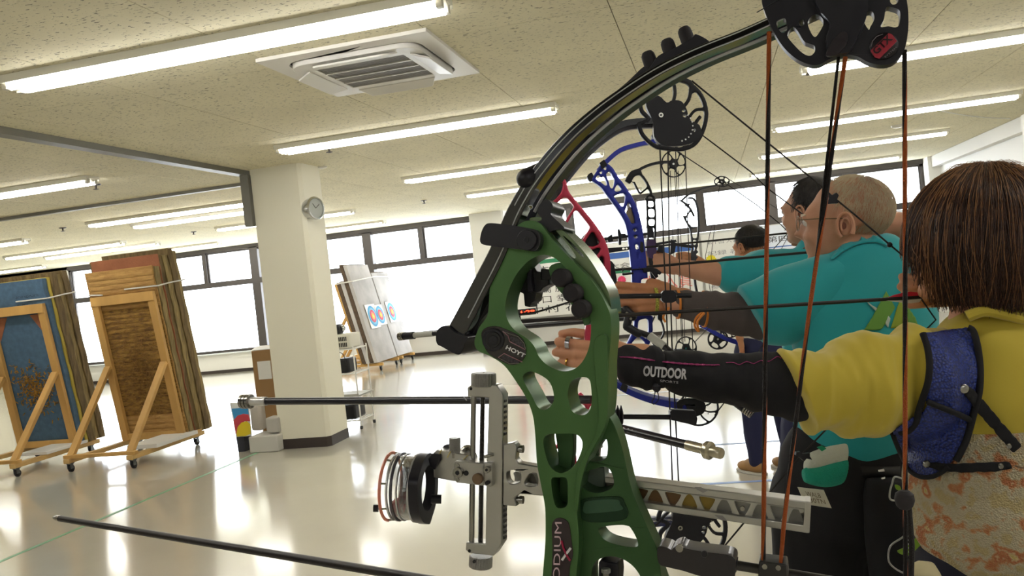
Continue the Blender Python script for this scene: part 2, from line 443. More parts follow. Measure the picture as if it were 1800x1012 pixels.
# ---- sprinkler heads
spm = mat('sprinkler_metal', '3A3430', .4, metal=.7)
def sprinkler(q, lab, s=1.):
    p = onz(*q, H); e = empty('sprinkler_head', p, lab, 'sprinkler', 'sprinkler heads on the ceiling')
    B().lathe(p+V((0, 0, -.012)), (0, 0, 1), [(0, .03*s), (.004, .045*s), (.012, .05*s)], 18).obj('rose', spm, e)
    B().lathe(p+V((0, 0, -.055)), (0, 0, 1), [(0, .008), (.006, .03*s), (.008, .03*s), (.01, .008), (.045, .012)], 14).obj('deflector', spm, e)
for q, lab in [((98, 133), 'dark sprinkler head below the nearest light at the upper left'), ((578, 258), 'sprinkler head beneath the second-row light, right of the column top'),
               ((168, 324), 'sprinkler head beside the left-edge light beyond the rail'), ((110, 400), 'small sprinkler head over the blue butt'), ((340, 407), 'small sprinkler head between the far left lights'),
               ((745, 352), 'sprinkler head left of the black limb near the far windows'), ((1420, 120), 'sprinkler head under the big black cam')]: sprinkler(q, lab)
p = onz(1578, 220, H); o = B().lathe(p+V((0, 0, -.03)), (0, 0, 1), [(0, .05), (.01, .075), (.03, .08)], 20).obj('smoke_detector', capm)
tag(o, 'round smoke detector on the ceiling beside the orange bowstring', 'detector')
p = onz(566, 293, H); o = B().lathe(p+V((0, 0, -.02)), (0, 0, 1), [(0, .02), (.01, .05), (.02, .055)], 20).obj('smoke_detector', capm)
tag(o, 'small round detector at the top right corner of the cream column', 'detector')
# white cable on the ceiling, right
pts = [onz(*q, H-.012) for q in ((1622, 186), (1660, 196), (1700, 203), (1740, 207), (1775, 208))]
tag(B().tube(spline(pts), .006, 6).obj('cable', white_m), 'thin white cable sagging along the ceiling above the woman', 'cable')

# ---- ceiling cassette air conditioner
acm = mat('ac_plastic', 'D8D5CE', .4); acg = mat('ac_grille', '8B8781', .5); acd = mat('ac_gap', '1C1A18', .6)
ax0, ax1, ay0, ay1 = -2.335, -1.33, 4.235, 5.285; cx, cy = (ax0+ax1)/2, (ay0+ay1)/2
ac = empty('air_conditioner', (cx, cy, H), 'white square cassette air conditioner set in the ceiling', 'air conditioner')
def rr(hx, hy, r, n=6):
    o = []
    for k, (sx, sy) in enumerate(((1, 1), (-1, 1), (-1, -1), (1, -1))):
        for i in range(n+1):
            t = math.pi/2*(k+i/n); o.append((cx+sx*(hx-r)+r*math.cos(t), cy+sy*(hy-r)+r*math.sin(t)))
    return o
sq = [(ax1, ay1), (ax0, ay1), (ax0, ay0), (ax1, ay0)]
fz = lambda z: (lambda a, b: V((a, b, z)))
B().plate(sq, [rr(.40, .42, .12)], fz(H-.02), .022, (0, 0, 1)).obj('outer_panel', acm, ac, bevel=.003)
B().plate(rr(.41, .43, .12), [], fz(H-.004), .004, (0, 0, 1)).obj('air_gap', acd, ac)
B().plate(rr(.385, .405, .11), [(cx+a, cy+b) for a, b in ()] and [] or [[(cx-.27, cy-.26), (cx+.27, cy-.26), (cx+.27, cy+.26), (cx-.27, cy+.26)]], fz(H-.045), .04, (0, 0, 1)).obj('centre_panel', acm, ac, bevel=.004)
B().bb((cx-.27, cy-.26, H-.03), (cx+.27, cy+.26, H-.02)).obj('grille_back', mat('ac_filter', '6F6C68', .7), ac)
for k in range(30):
    y = cy-.255+k*.0176
    B().bb((cx-.268, y-.004, H-.041), (cx+.268, y+.004, H-.031)).obj('slat', acg, ac, smooth=0)
for k in range(1, 4): B().bb((cx-.27, cy-.26+k*.13-.006, H-.046), (cx+.27, cy-.26+k*.13+.006, H-.03)).obj('grille_rib', acm, ac, smooth=0)
for sx, sy in ((0, 1), (0, -1), (1, 0), (-1, 0)):
    c = V((cx+sx*.36, cy+sy*.375, H-.05)); L = .26
    if sx: q = [c+V((-.05*sx, -L, 0)), c+V((.05*sx, -L+.05, -.028)), c+V((.05*sx, L-.05, -.028)), c+V((-.05*sx, L, 0))]
    else: q = [c+V((-L, -.05*sy, 0)), c+V((-L+.05, .05*sy, -.028)), c+V((L-.05, .05*sy, -.028)), c+V((L, -.05*sy, 0))]
    B().hexa(q, (0, 0, .012)).obj('air_flap', acm, ac, bevel=.003)

# ---- round clock on the column
cp = ony(553, 366, 7.72); e = empty('wall_clock', cp, 'round chrome-rimmed clock on the corner of the cream column', 'clock')
chrome = mat('chrome', 'C9CBCC', .18, metal=1.)
ca = V((.94, -.342, 0)); cs = V((.342, .94, 0)); cp = cp-ca*.03
B().lathe(cp, ca, [(-.05, .10), (0, .112), (.045, .118), (.058, .11), (.059, .098), (.045, .095)], 40, cap=False).obj('rim', chrome, e)
B().lathe(cp, ca, [(-.04, .09), (.042, .096)], 40).obj('dial', mat('dial_white', 'A8ACA6', .3), e)
B().bar(cp+ca*.046, cp+ca*.046-cs*.035+V((0, 0, .045)), .006, .003, cs).obj('hour_hand', base_m, e)
B().bar(cp+ca*.049, cp+ca*.049+cs*.05+V((0, 0, .04)), .005, .003, cs).obj('minute_hand', base_m, e)

# ---- tape lines on the floor
def tape(x0, y0, x1, y1, col, lab):
    d = V((x1-x0, y1-y0, 0)).normalized(); n = V((-d.y, d.x, 0))*.02
    o = B().hexa([V((x0, y0, .0005))-n, V((x1, y1, .0005))-n, V((x1, y1, .0005))+n, V((x0, y0, .0005))+n], (0, 0, .0012)).obj('floor_tape', mat(col+'tape', col, .4), smooth=0)
    tag(o, lab, 'tape')
tape(-4.72, 3.5, -4.6, 8.9, '6FA07C', 'faint green tape line on the floor running towards the column')
tape(-.3, 6.75, 2.5, 6.83, '8FA3C8', 'pale blue tape line on the floor behind the brown shoe')
tape(-.3, 5.6, 2.5, 5.7, '7F9BD0', 'blue tape line on the floor nearer than the brown shoe')
tape(-2.3, 9.6, 3., 9.7, 'B9C2D4', 'very pale blue tape line across the far floor under the bows')

# ================================================================ TARGET BUTTS
wood = mat('pine_wood', 'C49A58', .55, var=.13, vscale=5, stretch=(1, 1, .2)); wood2 = mat('pine_wood_pale', 'C8A569', .55, var=.1, vscale=6)
straw = mat('straw_mat', 'A9804A', .9, var=.28, vscale=9, stretch=(1, 1, 6), bump=.9, bscale=40, col2='C39B5C')
strawd = mat('worn_straw', '6B4C26', .95, var=.4, vscale=14, stretch=(1, 1, 3), bump=1., bscale=50, col2='A9823F')
redm = mat('red_brown_mat', '9A6244', .9, var=.1, bump=.4); edge = mat('layer_edge', '6E5C3B', .9, var=.3, vscale=30, bump=.9, bscale=60, stretch=(1, 1, .2)); edge2 = mat('layer_edge_light', '8C7A50', .9, var=.3, vscale=30, bump=.9, bscale=60, stretch=(1, 1, .2))
blue = mat('blue_foam', '4B6780', .8, var=.1, vscale=20, bump=.3); yel = mat('yellow_edge', 'B9A548', .7)
caster_m = mat('caster_metal', '6F7478', .35, metal=.8); rubber = mat('black_rubber', '15151A', .6)
white_tape = mat('white_string', 'D8D6CE', .6)
def caster(p, par):
    p = V(p)
    B().bb(p+V((-.028, -.028, .085)), p+V((.028, .028, .095))).obj('caster_plate', caster_m, par)
    b = B(); b.bb(p+V((-.022, -.02, .035)), p+V((-.018, .02, .088))); b.bb(p+V((.018, -.02, .035)), p+V((.022, .02, .088))); b.bb(p+V((-.022, -.02, .080)), p+V((.022, .02, .086))); b.obj('caster_fork', caster_m, par)
    B().lathe(p+V((-.014, .01, .036)), (1, 0, 0), [(0, .03), (.004, .036), (.024, .036), (.028, .03)], 18).obj('caster_wheel', rubber, par)
def butt(ox, oy, kind, lab, w=.74):
    e = empty('target_stand', (ox+w/2, oy+.5, 0), lab, 'target stand')
    yb = oy+1.05; ym = oy+.86
    for x in (ox, ox+w):
        for y in (oy, yb): caster((x, y, 0), e)
        B().bb((x-.035, oy-.05, .095), (x+.035, yb+.12, .14)).obj('base_rail', wood2, e, bevel=.003)
    B().bb((ox-.05, oy-.03, .14), (ox+w+.05, oy+.03, .175)).obj('base_crossbar', wood, e, bevel=.003)
    B().bb((ox-.05, yb-.03, .14), (ox+w+.05, yb+.05, .175)).obj('base_crossbar', wood, e, bevel=.003)
    lean = -.16
    at = lambda x, z, dy=0.: V((x, ym+lean*z+dy, z))
    zt = 1.72
    for x in (ox+.02, ox+w-.02):
        B().bar(at(x, .14), at(x, zt), .085, .045, (1, 0, 0)).obj('upright', wood, e, bevel=.003)
        B().bar(V((x, oy, .16)), at(x, .98, -.03), .075, .04, (1, 0, 0)).obj('brace', wood, e, bevel=.003)
    B().bar(at(ox-.02, zt-.02, -.004), at(ox+w+.02, zt-.02, -.004), .1, .045, (0, 0, 1)).obj('top_rail', wood, e, bevel=.003)
    B().bar(at(ox, .18, .0), at(ox+w, .18, .0), .07, .04, (0, 0, 1)).obj('bottom_rail', wood, e, bevel=.003)
    # stack of mats leaning on the frame
    if kind == 'brown':
        lay = [(straw, 2.02, .02, straw), (edge2, 2.01, .08, edge), (redm, 2.14, .012, edge), (edge, 2.135, .085, edge), (edge2, 2.13, .09, edge2), (edge, 2.20, .09, edge), (edge2, 2.18, .08, edge2)]
    else: lay = [(blue, 2.02, .07, blue), (yel, 2.03, .035, yel), (edge, 2.08, .10, edge), (edge2, 2.06, .09, edge2), (edge, 2.1, .09, edge)]
    dy = .035; x0, x1 = ox-.05, ox+w+.05
    for k, (mt, zz, t, em) in enumerate(lay):
        j = .012*((k*7) % 3-1)
        b = B(); zs = [.15+(zz-.15)*i/14 for i in range(15)]; vs = []; fs = []
        for i, z in enumerate(zs):
            wob = .006*math.sin(i*2.3+k)
            for (x, d) in ((x0+j, dy), (x1+j+wob, dy), (x1+j+wob, dy+t-.004), (x0+j, dy+t-.004)): vs.append(at(x, z, d))
        for i in range(14):
            for q in range(4): fs.append((i*4+q, i*4+(q+1) % 4, i*4+4+(q+1) % 4, i*4+4+q))
        fs += [(3, 2, 1, 0), (56, 57, 58, 59)]
        b.add(vs, fs); b.obj('straw_mat' if kind == 'brown' else 'foam_mat', mt, e, bevel=.004)
        dy += t
    if kind == 'brown':
        # compressed straw ropes of the front mat: one raised coil after another
        for k in range(34):
            z = .22+k*.054
            if z > 1.98: break
            m_ = strawd if .42 < z < 1.62 else straw
            o = B().tube([at(x0+.02, z, .034), at(x1-.02, z, .034)], .014, 6, section=[(1.9, 0), (.8, .55), (-.8, .55), (-1.9, 0), (-.8, -.5), (.8, -.5)], side=(0, 0, 1)).obj('straw_rope', m_, e, smooth=60)
        b = B()      # torn straw tufts in the shot-out centre
        for k in range(700):
            x = ox+w/2+random.gauss(0, .14); z = .85+random.gauss(0, .24)
            if not (ox+.1 < x < ox+w-.1 and .35 < z < 1.6): continue
            a = random.uniform(0, 6.28); L = random.uniform(.02, .07); p = at(x, z, .018)
            b.bar(p, p+V((math.cos(a)*L, -random.uniform(.002, .015), math.sin(a)*L)), .004, .0015, (0, 1, 0))
        b.obj('torn_straw', mat('loose_straw', '8A6534', .9, var=.3, vscale=40), e, kind='stuff')
        B().bb((ox+w-.25, oy+.25, .145), (ox+w+.1, oy+.95, .185)).obj('white_board', white_m, e)
    else:
        b = B()
        for k in range(420):
            x = ox+w/2+random.gauss(0, .13)-.02; z = .82+random.gauss(0, .13)
            if not (ox+.08 < x < ox+w-.08 and .3 < z < 1.5): continue
            a = random.uniform(0, 6.28); L = random.uniform(.02, .05); p = at(x, z, .03)
            b.bar(p, p+V((math.cos(a)*L, -.004, math.sin(a)*L)), .014, .002, (0, 1, 0))
        b.obj('torn_straw', mat('shot_out_straw', 'A47B35', .9, var=.3, vscale=40), e, kind='stuff')
        for sx in (-1, 1):   # bare corners behind the frame
            xa = ox+w/2+sx*(w/2-.06)
            B().plate([(0, 0), (-.16*sx, 0), (0, -.26)], [], lambda a, c: at(xa+a, 1.64+c, .028), .003, (0, 1, 0)).obj('brown_corner', redm, e)
        B().bb((ox+w-.3, oy+.35, .145), (ox+w+.06, oy+.95, .175)).obj('white_board', white_m, e)
        dkm = mat('marker_ink', '2C3E50', .7)
        for k, (s, z) in enumerate((('SHINBASHI', 1.83), ('K A E 1', 1.74))):
            text(s, at(ox+w/2+.02, z, .031), V((.3 if k == 0 else .2, 0, 0)), V((0, 0, .05)), dkm, parent=e)
        text('1 2 0', at(ox+.55, .45, .031), V((.12, 0, 0)), V((0, 0, .04)), dkm, parent=e)
    # string tied round the stack
    pts = [at(ox+w*.55, 1.80, -.02+.03), at(x1+.02, 1.80, .03), at(x1+.03, 1.83, .25), at(x1+.02, 1.85, dy+.01)]
    B().tube(pts, .008, 6).obj('tie_string', white_tape, e)
    B().tube([at(x0-.01, 1.80, dy), at(x0-.015, 1.78, .03), at(x0+.2, 1.765, -.028)], .008, 6).obj('tie_string', white_tape, e)
    return e
butt(-6.5, 7.15, 'brown', 'brown straw target butt on a pine stand with casters')
butt(-7.84+.02, 7.07, 'blue', 'blue-faced target butt with yellow edge on a pine stand, cut by the left picture edge')

# third stand: two stacks of pale mats seen from the side with small target faces
e = empty('target_stand', (-6.7, 15.6, 0), 'pale grey target butts with three small target faces by the far windows', 'target stand')
grey = mat('pale_grey_foam', 'B4B0AE', .85, var=.12, vscale=3, bump=.3); dk = mat('dark_layer_edge', '57483A', .9, var=.2, vscale=30)
for k, (y0, y1, zt) in enumerate(((14.55, 15.55, 2.03), (15.6, 16.45, 1.86))):
    ln = -.22
    for q, (t0, t1, mm, dz) in enumerate(((0, .07, grey, 0), (.075, .15, dk, .02), (.155, .23, grey, -.28), (.235, .31, dk, -.3))):
        a = [V((-6.18-t0+ln*z, y, z)) for y, z in ((y0, .16), (y1, .16), (y1, zt+dz), (y0, zt+dz))]
        B().hexa(a, (-(t1-t0), 0, 0)).obj('foam_mat', mm, e, bevel=.004)
    for y in (y0+.1, y1-.1):
        B().bar((-6.15, y, .12), (-7.45, y, .12), .07, .05, (0, 1, 0)).obj('base_rail', wood, e)
        B().bar((-6.55, y, .14), (-6.92, y, 1.7), .07, .05, (0, 1, 0)).obj('upright', wood, e)
        B().bar((-7.4, y, .14), (-6.75, y, 1.1), .06, .045, (0, 1, 0)).obj('brace', wood, e)
        for x in (-6.2, -7.4): caster((x, y, 0), e)
    B().bar((-7.4, y0, .17), (-7.4, y1, .17), .07, .05, (0, 0, 1)).obj('base_crossbar', wood, e)
B().tube([(-6.16-.22*1.72-.33, 14.53, 1.70), (-6.15-.22*1.72, 14.53, 1.72), (-6.15-.22*1.74, 15.6, 1.78), (-6.15-.22*1.72, 16.47, 1.76)], .012, 6).obj('tie_string', white_tape, e)
sooty = mat('smudge', '807B78', .9, var=.3, vscale=8)
TF = [('F2F2F0', 1.), ('3E9BD0', .92), ('6FB5D8', .74), ('D8455A', .56), ('E8707C', .40), ('F0C640', .26), ('F6DB70', .12)]
def face(yc, zc, r, par, ln=-.22, x0=-6.17):
    f = None
    for k, (c, s) in enumerate(TF):
        pts = [(math.cos(6.28318*j/28)*r*s, math.sin(6.28318*j/28)*r*s) for j in range(28)]
        if k == 0: pts = [(-r*1.05, -r*1.05), (r*1.05, -r*1.05), (r*1.05, r*1.05), (-r*1.05, r*1.05)]
        o = B().plate(pts, [], lambda a, b: V((x0+.004+k*.002+ln*(zc+b), yc+a, zc+b)), .002, (1, 0, 0)).obj('target_face' if k == 0 else 'scoring_ring', mat('ring'+c, c, .7), f or par, smooth=0)
        if k == 0: f = o
for yc in (14.98, 15.36): face(yc, 1.02, .19 if yc > 15 else .22, e)
face(15.98, 1.04, .2, e)

# ================================================================ THINGS BY THE COLUMN
card = mat('cardboard', '9C7A50', .85, var=.06, vscale=4)
e = empty('cardboard_box', (-4.65, 8.5, 0), 'tall brown cardboard box with a white label behind the cream column', 'box')
B().bb((-5.02, 8.3, .12), (-4.52, 8.65, .98)).obj('box_body', card, e, bevel=.004)
B().bb((-4.96, 8.295, .66), (-4.80, 8.30, .86)).obj('label', white_m, e)
B().hexa([(-5.02, 8.3, .985), (-4.52, 8.3, .985), (-4.52, 8.42, 1.02), (-5.02, 8.42, 1.02)], (0, 0, .005)).obj('box_flap', white_m, e)
B().bb((-5.0, 8.32, .0), (-4.54, 8.63, .12)).obj('lower_box', card, e, bevel=.004)
# target-face poster on a dark stand
e = empty('target_poster', (-5.05, 7.6, 0), 'multicoloured target face panel leaning left of the white foam box', 'target')
q = [ony(407, 718, 7.68), ony(439, 716, 7.68), ony(442, 764, 7.66), ony(416, 767, 7.66)]
pl = WPlane((0, 7.66, 0), (0, 1, 0))
B().plate([(404, 708), (436, 708), (441, 766), (415, 768)], [], pl.at, .02, (0, 1, 0)).obj('panel', mat('face_white', 'DCDCD8', .7), e)
B().plate([(407, 718), (436, 716), (438, 735), (425, 728), (412, 738)], [], lambda a, b: pl.at(a, b)-V((0, .002, 0)), .002, (0, 1, 0)).obj('blue_zone', mat('z_blue', '3A8CC2', .7), e)
B().plate([(411, 738), (418, 730), (428, 727), (437, 728), (440, 740), (430, 740), (419, 750), (415, 764)], [], lambda a, b: pl.at(a, b)-V((0, .003, 0)), .002, (0, 1, 0)).obj('red_zone', mat('z_red', 'C0404C', .7), e)
B().plate([(416, 762), (418, 750), (425, 742), (434, 740), (440, 745), (441, 762), (432, 766), (417, 767)], [], lambda a, b: pl.at(a, b)-V((0, .004, 0)), .002, (0, 1, 0)).obj('yellow_zone', mat('z_yellow', 'D9C02A', .7), e)
B().plate([(415, 768), (428, 766), (432, 796), (420, 798)], [], pl.at, .15, (0, 1, 0)).obj('dark_base', mat('navy_box', '24262E', .6), e)
p1 = WPlane((0, 7.58, 0), (0, 1, 0))
def block(name, poly, y, dep, mt, lab, cat, bevel=.006):
    pl_ = WPlane((0, y, 0), (0, 1, 0))
    pts = [pl_.at(*q) for q in poly]; z0 = min(p.z for p in pts); z0 = 0 if z0 < .12 else z0
    xs = [p.x for p in pts]; zs = [p.z for p in pts]
    o = B().bb((min(xs), y, z0), (max(xs), y+dep, max(zs))).obj(name, mt, bevel=bevel); return tag(o, lab, cat)
block('foam_box', [(436, 768), (484, 766), (490, 795), (440, 799)], 7.55, .3, mat('white_styrofoam', 'C8C5BC', .8, bump=.2, bscale=200), 'white foam box with a lid on the floor left of the column', 'box', .012)
lid = ony(430, 766, 7.55); 
block('white_jug', [(465, 735), (488, 733), (490, 760), (468, 762)], 7.62, .16, mat('cloudy_plastic', 'B5B1A8', .5), 'cloudy white plastic container on top of the foam box', 'container', .02)
block('paper_roll', [(438, 712), (456, 711), (458, 757), (441, 757)], 7.72, .12, mat('pale_paper', 'B8B0A5', .7), 'pale upright paper roll between the target panel and the carton', 'roll', .03)
# small wire trolley right behind the column
e = empty('wire_trolley', (-4.1, 8.7, 0), 'white wire trolley of shelves behind the right side of the column', 'trolley')
TX0, TX1, TY0, TY1 = -4.3, -3.9, 8.5, 8.86
for x in (TX0, TX1):
    for y in (TY0, TY1):
        B().tube([(x, y, .03), (x, y, .92)], .009, 8).obj('post', white_m, e); B().lathe((x-.01, y, .022), (1, 0, 0), [(0, .02), (.02, .02)], 14).obj('wheel', rubber, e)
for z in (.10, .36, .62, .89):
    b = B(); b.tube([(TX0, TY0, z), (TX1, TY0, z), (TX1, TY1, z), (TX0, TY1, z), (TX0, TY0, z)], .007, 6)
    for k in range(1, 8):
        x = TX0+(TX1-TX0)*k/8; b.tube([(x, TY0, z), (x, TY1, z)], .004, 5)
    b.obj('wire_shelf', white_m, e)
def tb(name, a, b, mt, lab, cat, bevel=.008): return tag(B().bb(a, b).obj(name, mt, bevel=bevel), lab, cat)
blk = mat('black_plastic', '19191C', .45)
tb('storage_bin', (-4.27, 8.54, .109), (-3.97, 8.82, .27), blk, 'black plastic bin on the lowest trolley shelf', 'bin', .02)
e2 = empty('tray', (-4.1, 8.68, .37), 'flat grey tray on the trolley shelf behind the stabilizer rod', 'tray')
B().bb((-4.29, 8.46, .369), (-3.88, 8.88, .382)).obj('tray_base', mat('grey_tray', 'A5A49C', .5), e2); B().bb((-4.29, 8.46, .382), (-3.88, 8.475, .40)).obj('tray_rim', mat('grey_tray', 'A5A49C', .5), e2)
e3 = empty('cable_box', (-4.05, 8.65, .63), 'black cable box with a looped cord on the middle trolley shelf', 'cable box')
B().bb((-4.14, 8.53, .629), (-3.98, 8.75, .79)).obj('box_body', blk, e3, bevel=.02)
B().tube(spline([(-4.18, 8.51, .80), (-4.1, 8.49, .87), (-4.02, 8.49, .84), (-4.0, 8.51, .72)]), .004, 6).obj('cord', blk, e3)
B().tube(spline([(-4.22, 8.51, .64), (-4.2, 8.46, .5), (-4.12, 8.46, .45), (-4.1, 8.48, .60)]), .004, 6).obj('cord', blk, e3)
B().lathe((-4.2, 8.49, .65), (0, 1, 0), [(0, .02), (.03, .02)], 14).obj('plug', blk, e3)
e4 = empty('box_fan', (-4.1, 8.7, .9), 'white vented box unit on the top trolley shelf', 'fan')
B().bb((-4.27, 8.53, .899), (-3.94, 8.82, 1.06)).obj('fan_body', mat('old_white_plastic', 'D5D2C4', .5), e4, bevel=.015)
for k in range(8): B().bb((-4.13+k*.02, 8.524, .92), (-4.12+k*.02, 8.531, .965)).obj('vent_slot', blk, e4, smooth=0)
for k in range(6): B().bb((-4.09+k*.02, 8.524, .985), (-4.08+k*.02, 8.531, 1.03)).obj('vent_slot', blk, e4, smooth=0)
e5 = empty('black_motor', (-4.15, 8.65, 1.06), 'small black device on top of the white vented box', 'device')
B().bb((-4.24, 8.57, 1.062), (-4.08, 8.72, 1.17)).obj('device_body', blk, e5, bevel=.02); B().lathe((-4.08, 8.65, 1.12), (1, 0, 0), [(0, .03), (.025, .035), (.04, .025)], 16).obj('device_knob', chrome, e5)

# ================================================================ NOTICES ON THE FAR WALL
board = mat('white_board', 'DADAD6', .5); ink = mat('black_ink', '2A2A2E', .8); bluep = mat('blue_band', '3D62A8', .7); grn = mat('green_band', '2F7A55', .7); pinkt = mat('salmon_ink', 'E08378', .8)
FW = WPlane((0, D-.05, 0), (0, 1, 0))
def fw(px, py, dy=0.): p = FW.at(px, py); return V((p.x, p.y+dy, p.z))
def sheet(name, x0, x1, z0, z1, lab, mt=board, y=D-.05, t=.006):
    return tag(B().bb((x0, y, z0), (x1, y+t, z1)).obj(name, mt, smooth=0), lab, 'poster')
o = tag(B().bb((-3.98, D-.035, .5), (3.95, D-.022, 1.95)).obj('display_board', mat('board_back', 'C9CAC8', .6), smooth=0), 'long white display board under the far windows', 'board')
def lines(par, xs, x0, x1, z0, z1, y=D-.052, mt=ink, h=.1):
    for k, s in enumerate(xs):
        z = z1-(z1-z0)*(k+.5)/len(xs)
        text(s, V((x0, y, z-h/2)), V((x1-x0, 0, 0)), V((0, 0, h)), mt, 'lettering', par)
def rosette(par, x, z, r, col, y=D-.06):
    b = B(); n = 14
    pts = [(x+math.cos(6.28318*j/(2*n))*r*(1 if j % 2 else .82), z+math.sin(6.28318*j/(2*n))*r*(1 if j % 2 else .82)) for j in range(2*n)]
    b.plate(pts, [], lambda a, c: V((a, y, c)), .012, (0, 1, 0)); b.lathe((x, y-.02, z), (0, 1, 0), [(0, r*.25), (.02, r*.5)], 10)
    o = b.obj('paper_rosette', mat('ros'+col, col, .8), par); return o
a = sheet('name_poster', -4.15, -2.25, .62, 2.0, 'white names poster with black lettering framed by pink rosettes, seen through the green riser', y=D-.5)
lines(a, ['主催 全日本', 'と日本小学'], -3.55, -2.9, 1.78, 2.0, y=D-.502)
B().bb((-3.6, D-.503, 1.68), (-2.4, D-.501, 1.76)).obj('green_band', grn, a)
lines(a, ['喜本 大志', '田中 大輔', '大橋 勝介', '谷口 幸乃', '中村 花'], -3.62, -2.62, .66, 1.66, y=D-.502, h=.15)
for k in range(6): rosette(a, -4.02, .72+k*.22, .08, 'D8436A' if k % 3 else 'C8305A', D-.51)
for k in range(3): rosette(a, -2.38, .8+k*.3, .08, 'D8436A', D-.51)
rosette(a, -4.0, .64, .07, '7C6FD0', D-.515)
b_ = sheet('celebration_poster', -2.15, -.2, .62, 1.93, 'white poster with green stripe and big salmon lettering behind the blue bow', y=D-.08)
B().bb((-2.1, D-.083, 1.62), (-.3, D-.081, 1.74)).obj('blue_band', bluep, b_)
B().bb((-2.1, D-.083, 1.32), (-.9, D-.081, 1.38)).obj('green_band', grn, b_)
lines(b_, ['大会 出場'], -2.0, -1.1, 1.4, 1.55, y=D-.082, h=.1); lines(b_, ['祝 入賞'], -1.35, -.4, .85, 1.3, y=D-.082, mt=pinkt, h=.32); lines(b_, ['全国社会人大会'], -2.0, -.5, .66, .84, y=D-.082, h=.11)
rosette(b_, -1.78, 1.18, .09, 'D8436A', D-.09); rosette(b_, -1.7, .86, .08, 'A8BC3C', D-.09)
b2 = sheet('result_poster', -.15, .62, .62, 1.9, 'pale results poster with small grey lettering left of the blue-rosette poster', y=D-.08)
lines(b2, ['第十回 大会', '記録 表', '一位 二位', '優勝 決勝', '参加 者'], -.05, .55, .75, 1.85, y=D-.082, mt=mat('grey_ink', '8A8A90', .8), h=.09)
c = sheet('banner_poster', .72, 3.6, .62, 1.93, 'wide white poster with blue lines and blue corner rosettes behind the archers', mt=mat('bluish_paper', 'D5DBE6', .6), y=D-.08)
for z in (1.5, 1.2, .95): B().bb((.98, D-.083, z), (3.4, D-.081, z+.02)).obj('blue_rule', bluep, c)
for z in (1.38, 1.05): B().bb((.98, D-.083, z), (3.4, D-.081, z+.03)).obj('yellow_rule', mat('pale_yellow', 'D8D08A', .8), c)
lines(c, ['第四回 全日本大会 結果', '男子 女子 個人 戦'], 1.1, 3.2, 1.25, 1.8, y=D-.082, h=.12); lines(c, ['東京 大阪 京都 奈良'], 1.1, 3.1, .8, .95, y=D-.082, h=.09)
rosette(c, .93, 1.72, .12, '2A7FC0', D-.09); rosette(c, 2.05, 1.78, .12, '2A7FC0', D-.09)
p = fw(1250, 457); rosette(b2, p.x, p.z, .11, 'D8C82A', D-.09)
# red digital display
e = empty('digital_clock', (-4.0, 15.5, 1.0), 'black digital display with red lit digits seen through the green riser', 'display')
q0 = ony(902, 556, 15.5); q1 = ony(941, 541, 15.5)
B().bb((q0.x, 15.5, q0.z), (q1.x, 15.56, q1.z)).obj('display_case', blk, e, bevel=.01)
redl = mat('red_led', 'FF2A14', emit=5.)
text('1:28', V((q0.x+.16, 15.498, q0.z+.03)), V((q1.x-q0.x-.18, 0, 0)), V((0, 0, (q1.z-q0.z)-.06)), redl, 'digits', e, bold=.02)
B().bb((q0.x+.1, 15.5, 0), (q0.x+.14, 15.54, q0.z)).obj('display_stand', blk, e); B().bb((q0.x-.1, 15.35, 0), (q0.x+.34, 15.7, .02)).obj('stand_foot', blk, e)
# garland under the board
b = B(); pts = []
for k in range(60):
    x = -4.0+k*.1; pts.append(V((x, D-.06, .50-.07*abs(math.sin(k*.35)))))
b.tube(pts, .012, 5); o = b.obj('garland', mat('tinsel', '8E8A50', .6, col2='A05048', vscale=9)); tag(o, 'thin coloured garland hanging in loops below the display board', 'garland')
# ================================================================ GREEN COMPOUND BOW (foreground)
G = Plane(1000, 600, .62, yaw=.33)
green = mat('green_anodised', '4C7040', .38, metal=.5, bump=.02, bscale=900); greend = mat('green_anodised_deep', '3A5A34', .42, metal=.5)
satin = mat('satin_black', '17151C', .38, spec=.5); gloss = mat('gloss_black', '0B0B0E', .1, coat=1.); rub2 = mat('rubber_grey', '2A2628', .75)
silver = mat('machined_aluminium', 'B2B0AA', .3, metal=.85, bump=.03, bscale=700); steel = mat('steel_rod', '9A9892', .22, metal=1.); brass = mat('brown_brass', '7A6450', .35, metal=.7)
knurl = mat('knurled_steel', 'B0AEA8', .35, metal=.9, bump=.5, bscale=1500)
bow = empty('compound_bow', G.at(1000, 700), 'green compound bow with black limbs, huge in the foreground', 'bow')
def gp(name, outline, holes, off, t, mt, par=bow, bevel=.0012, rd=4, pl=G, **kw):
    o = rounded(outline, rd) if rd else outline; hs = [rounded(h, max(rd, 3)) for h in holes]
    return B().plate(o, hs, lambda a, b: pl.at(a, b, off), t, pl.n).obj(name, mt, par, bevel=bevel, smooth=50, **kw)
big = [(952, 448), (930, 458), (910, 479), (897, 503), (890, 524), (888, 545), (894, 566), (907, 582), (928, 596), (940, 610), (947, 626), (963, 642), (988, 652), (1010, 648), (1026, 632), (1036, 607), (1039, 575), (1036, 547), (1025, 518), (1007, 488), (990, 466), (972, 452)]
front = [(902, 402), (925, 388), (948, 392), (966, 414), (985, 436), (1010, 462), (1036, 488), (1052, 510), (1065, 534), (1073, 556), (1074, 590), (1070, 640), (1070, 697), (1066, 735), (1058, 762), (1047, 786), (1033, 808), (1021, 837), (1015, 868), (1014, 900), (1017, 935), (1017, 969), (1013, 1012), (1010, 1090),
         (948, 1090), (954, 1012), (958, 960), (959, 930), (958, 891), (951, 852), (944, 814), (941, 767), (937, 732), (926, 701), (907, 670), (886, 642), (862, 626), (840, 616), (834, 600), (842, 576), (853, 561), (858, 548), (860, 520), (862, 495), (868, 470), (878, 440), (888, 418)]
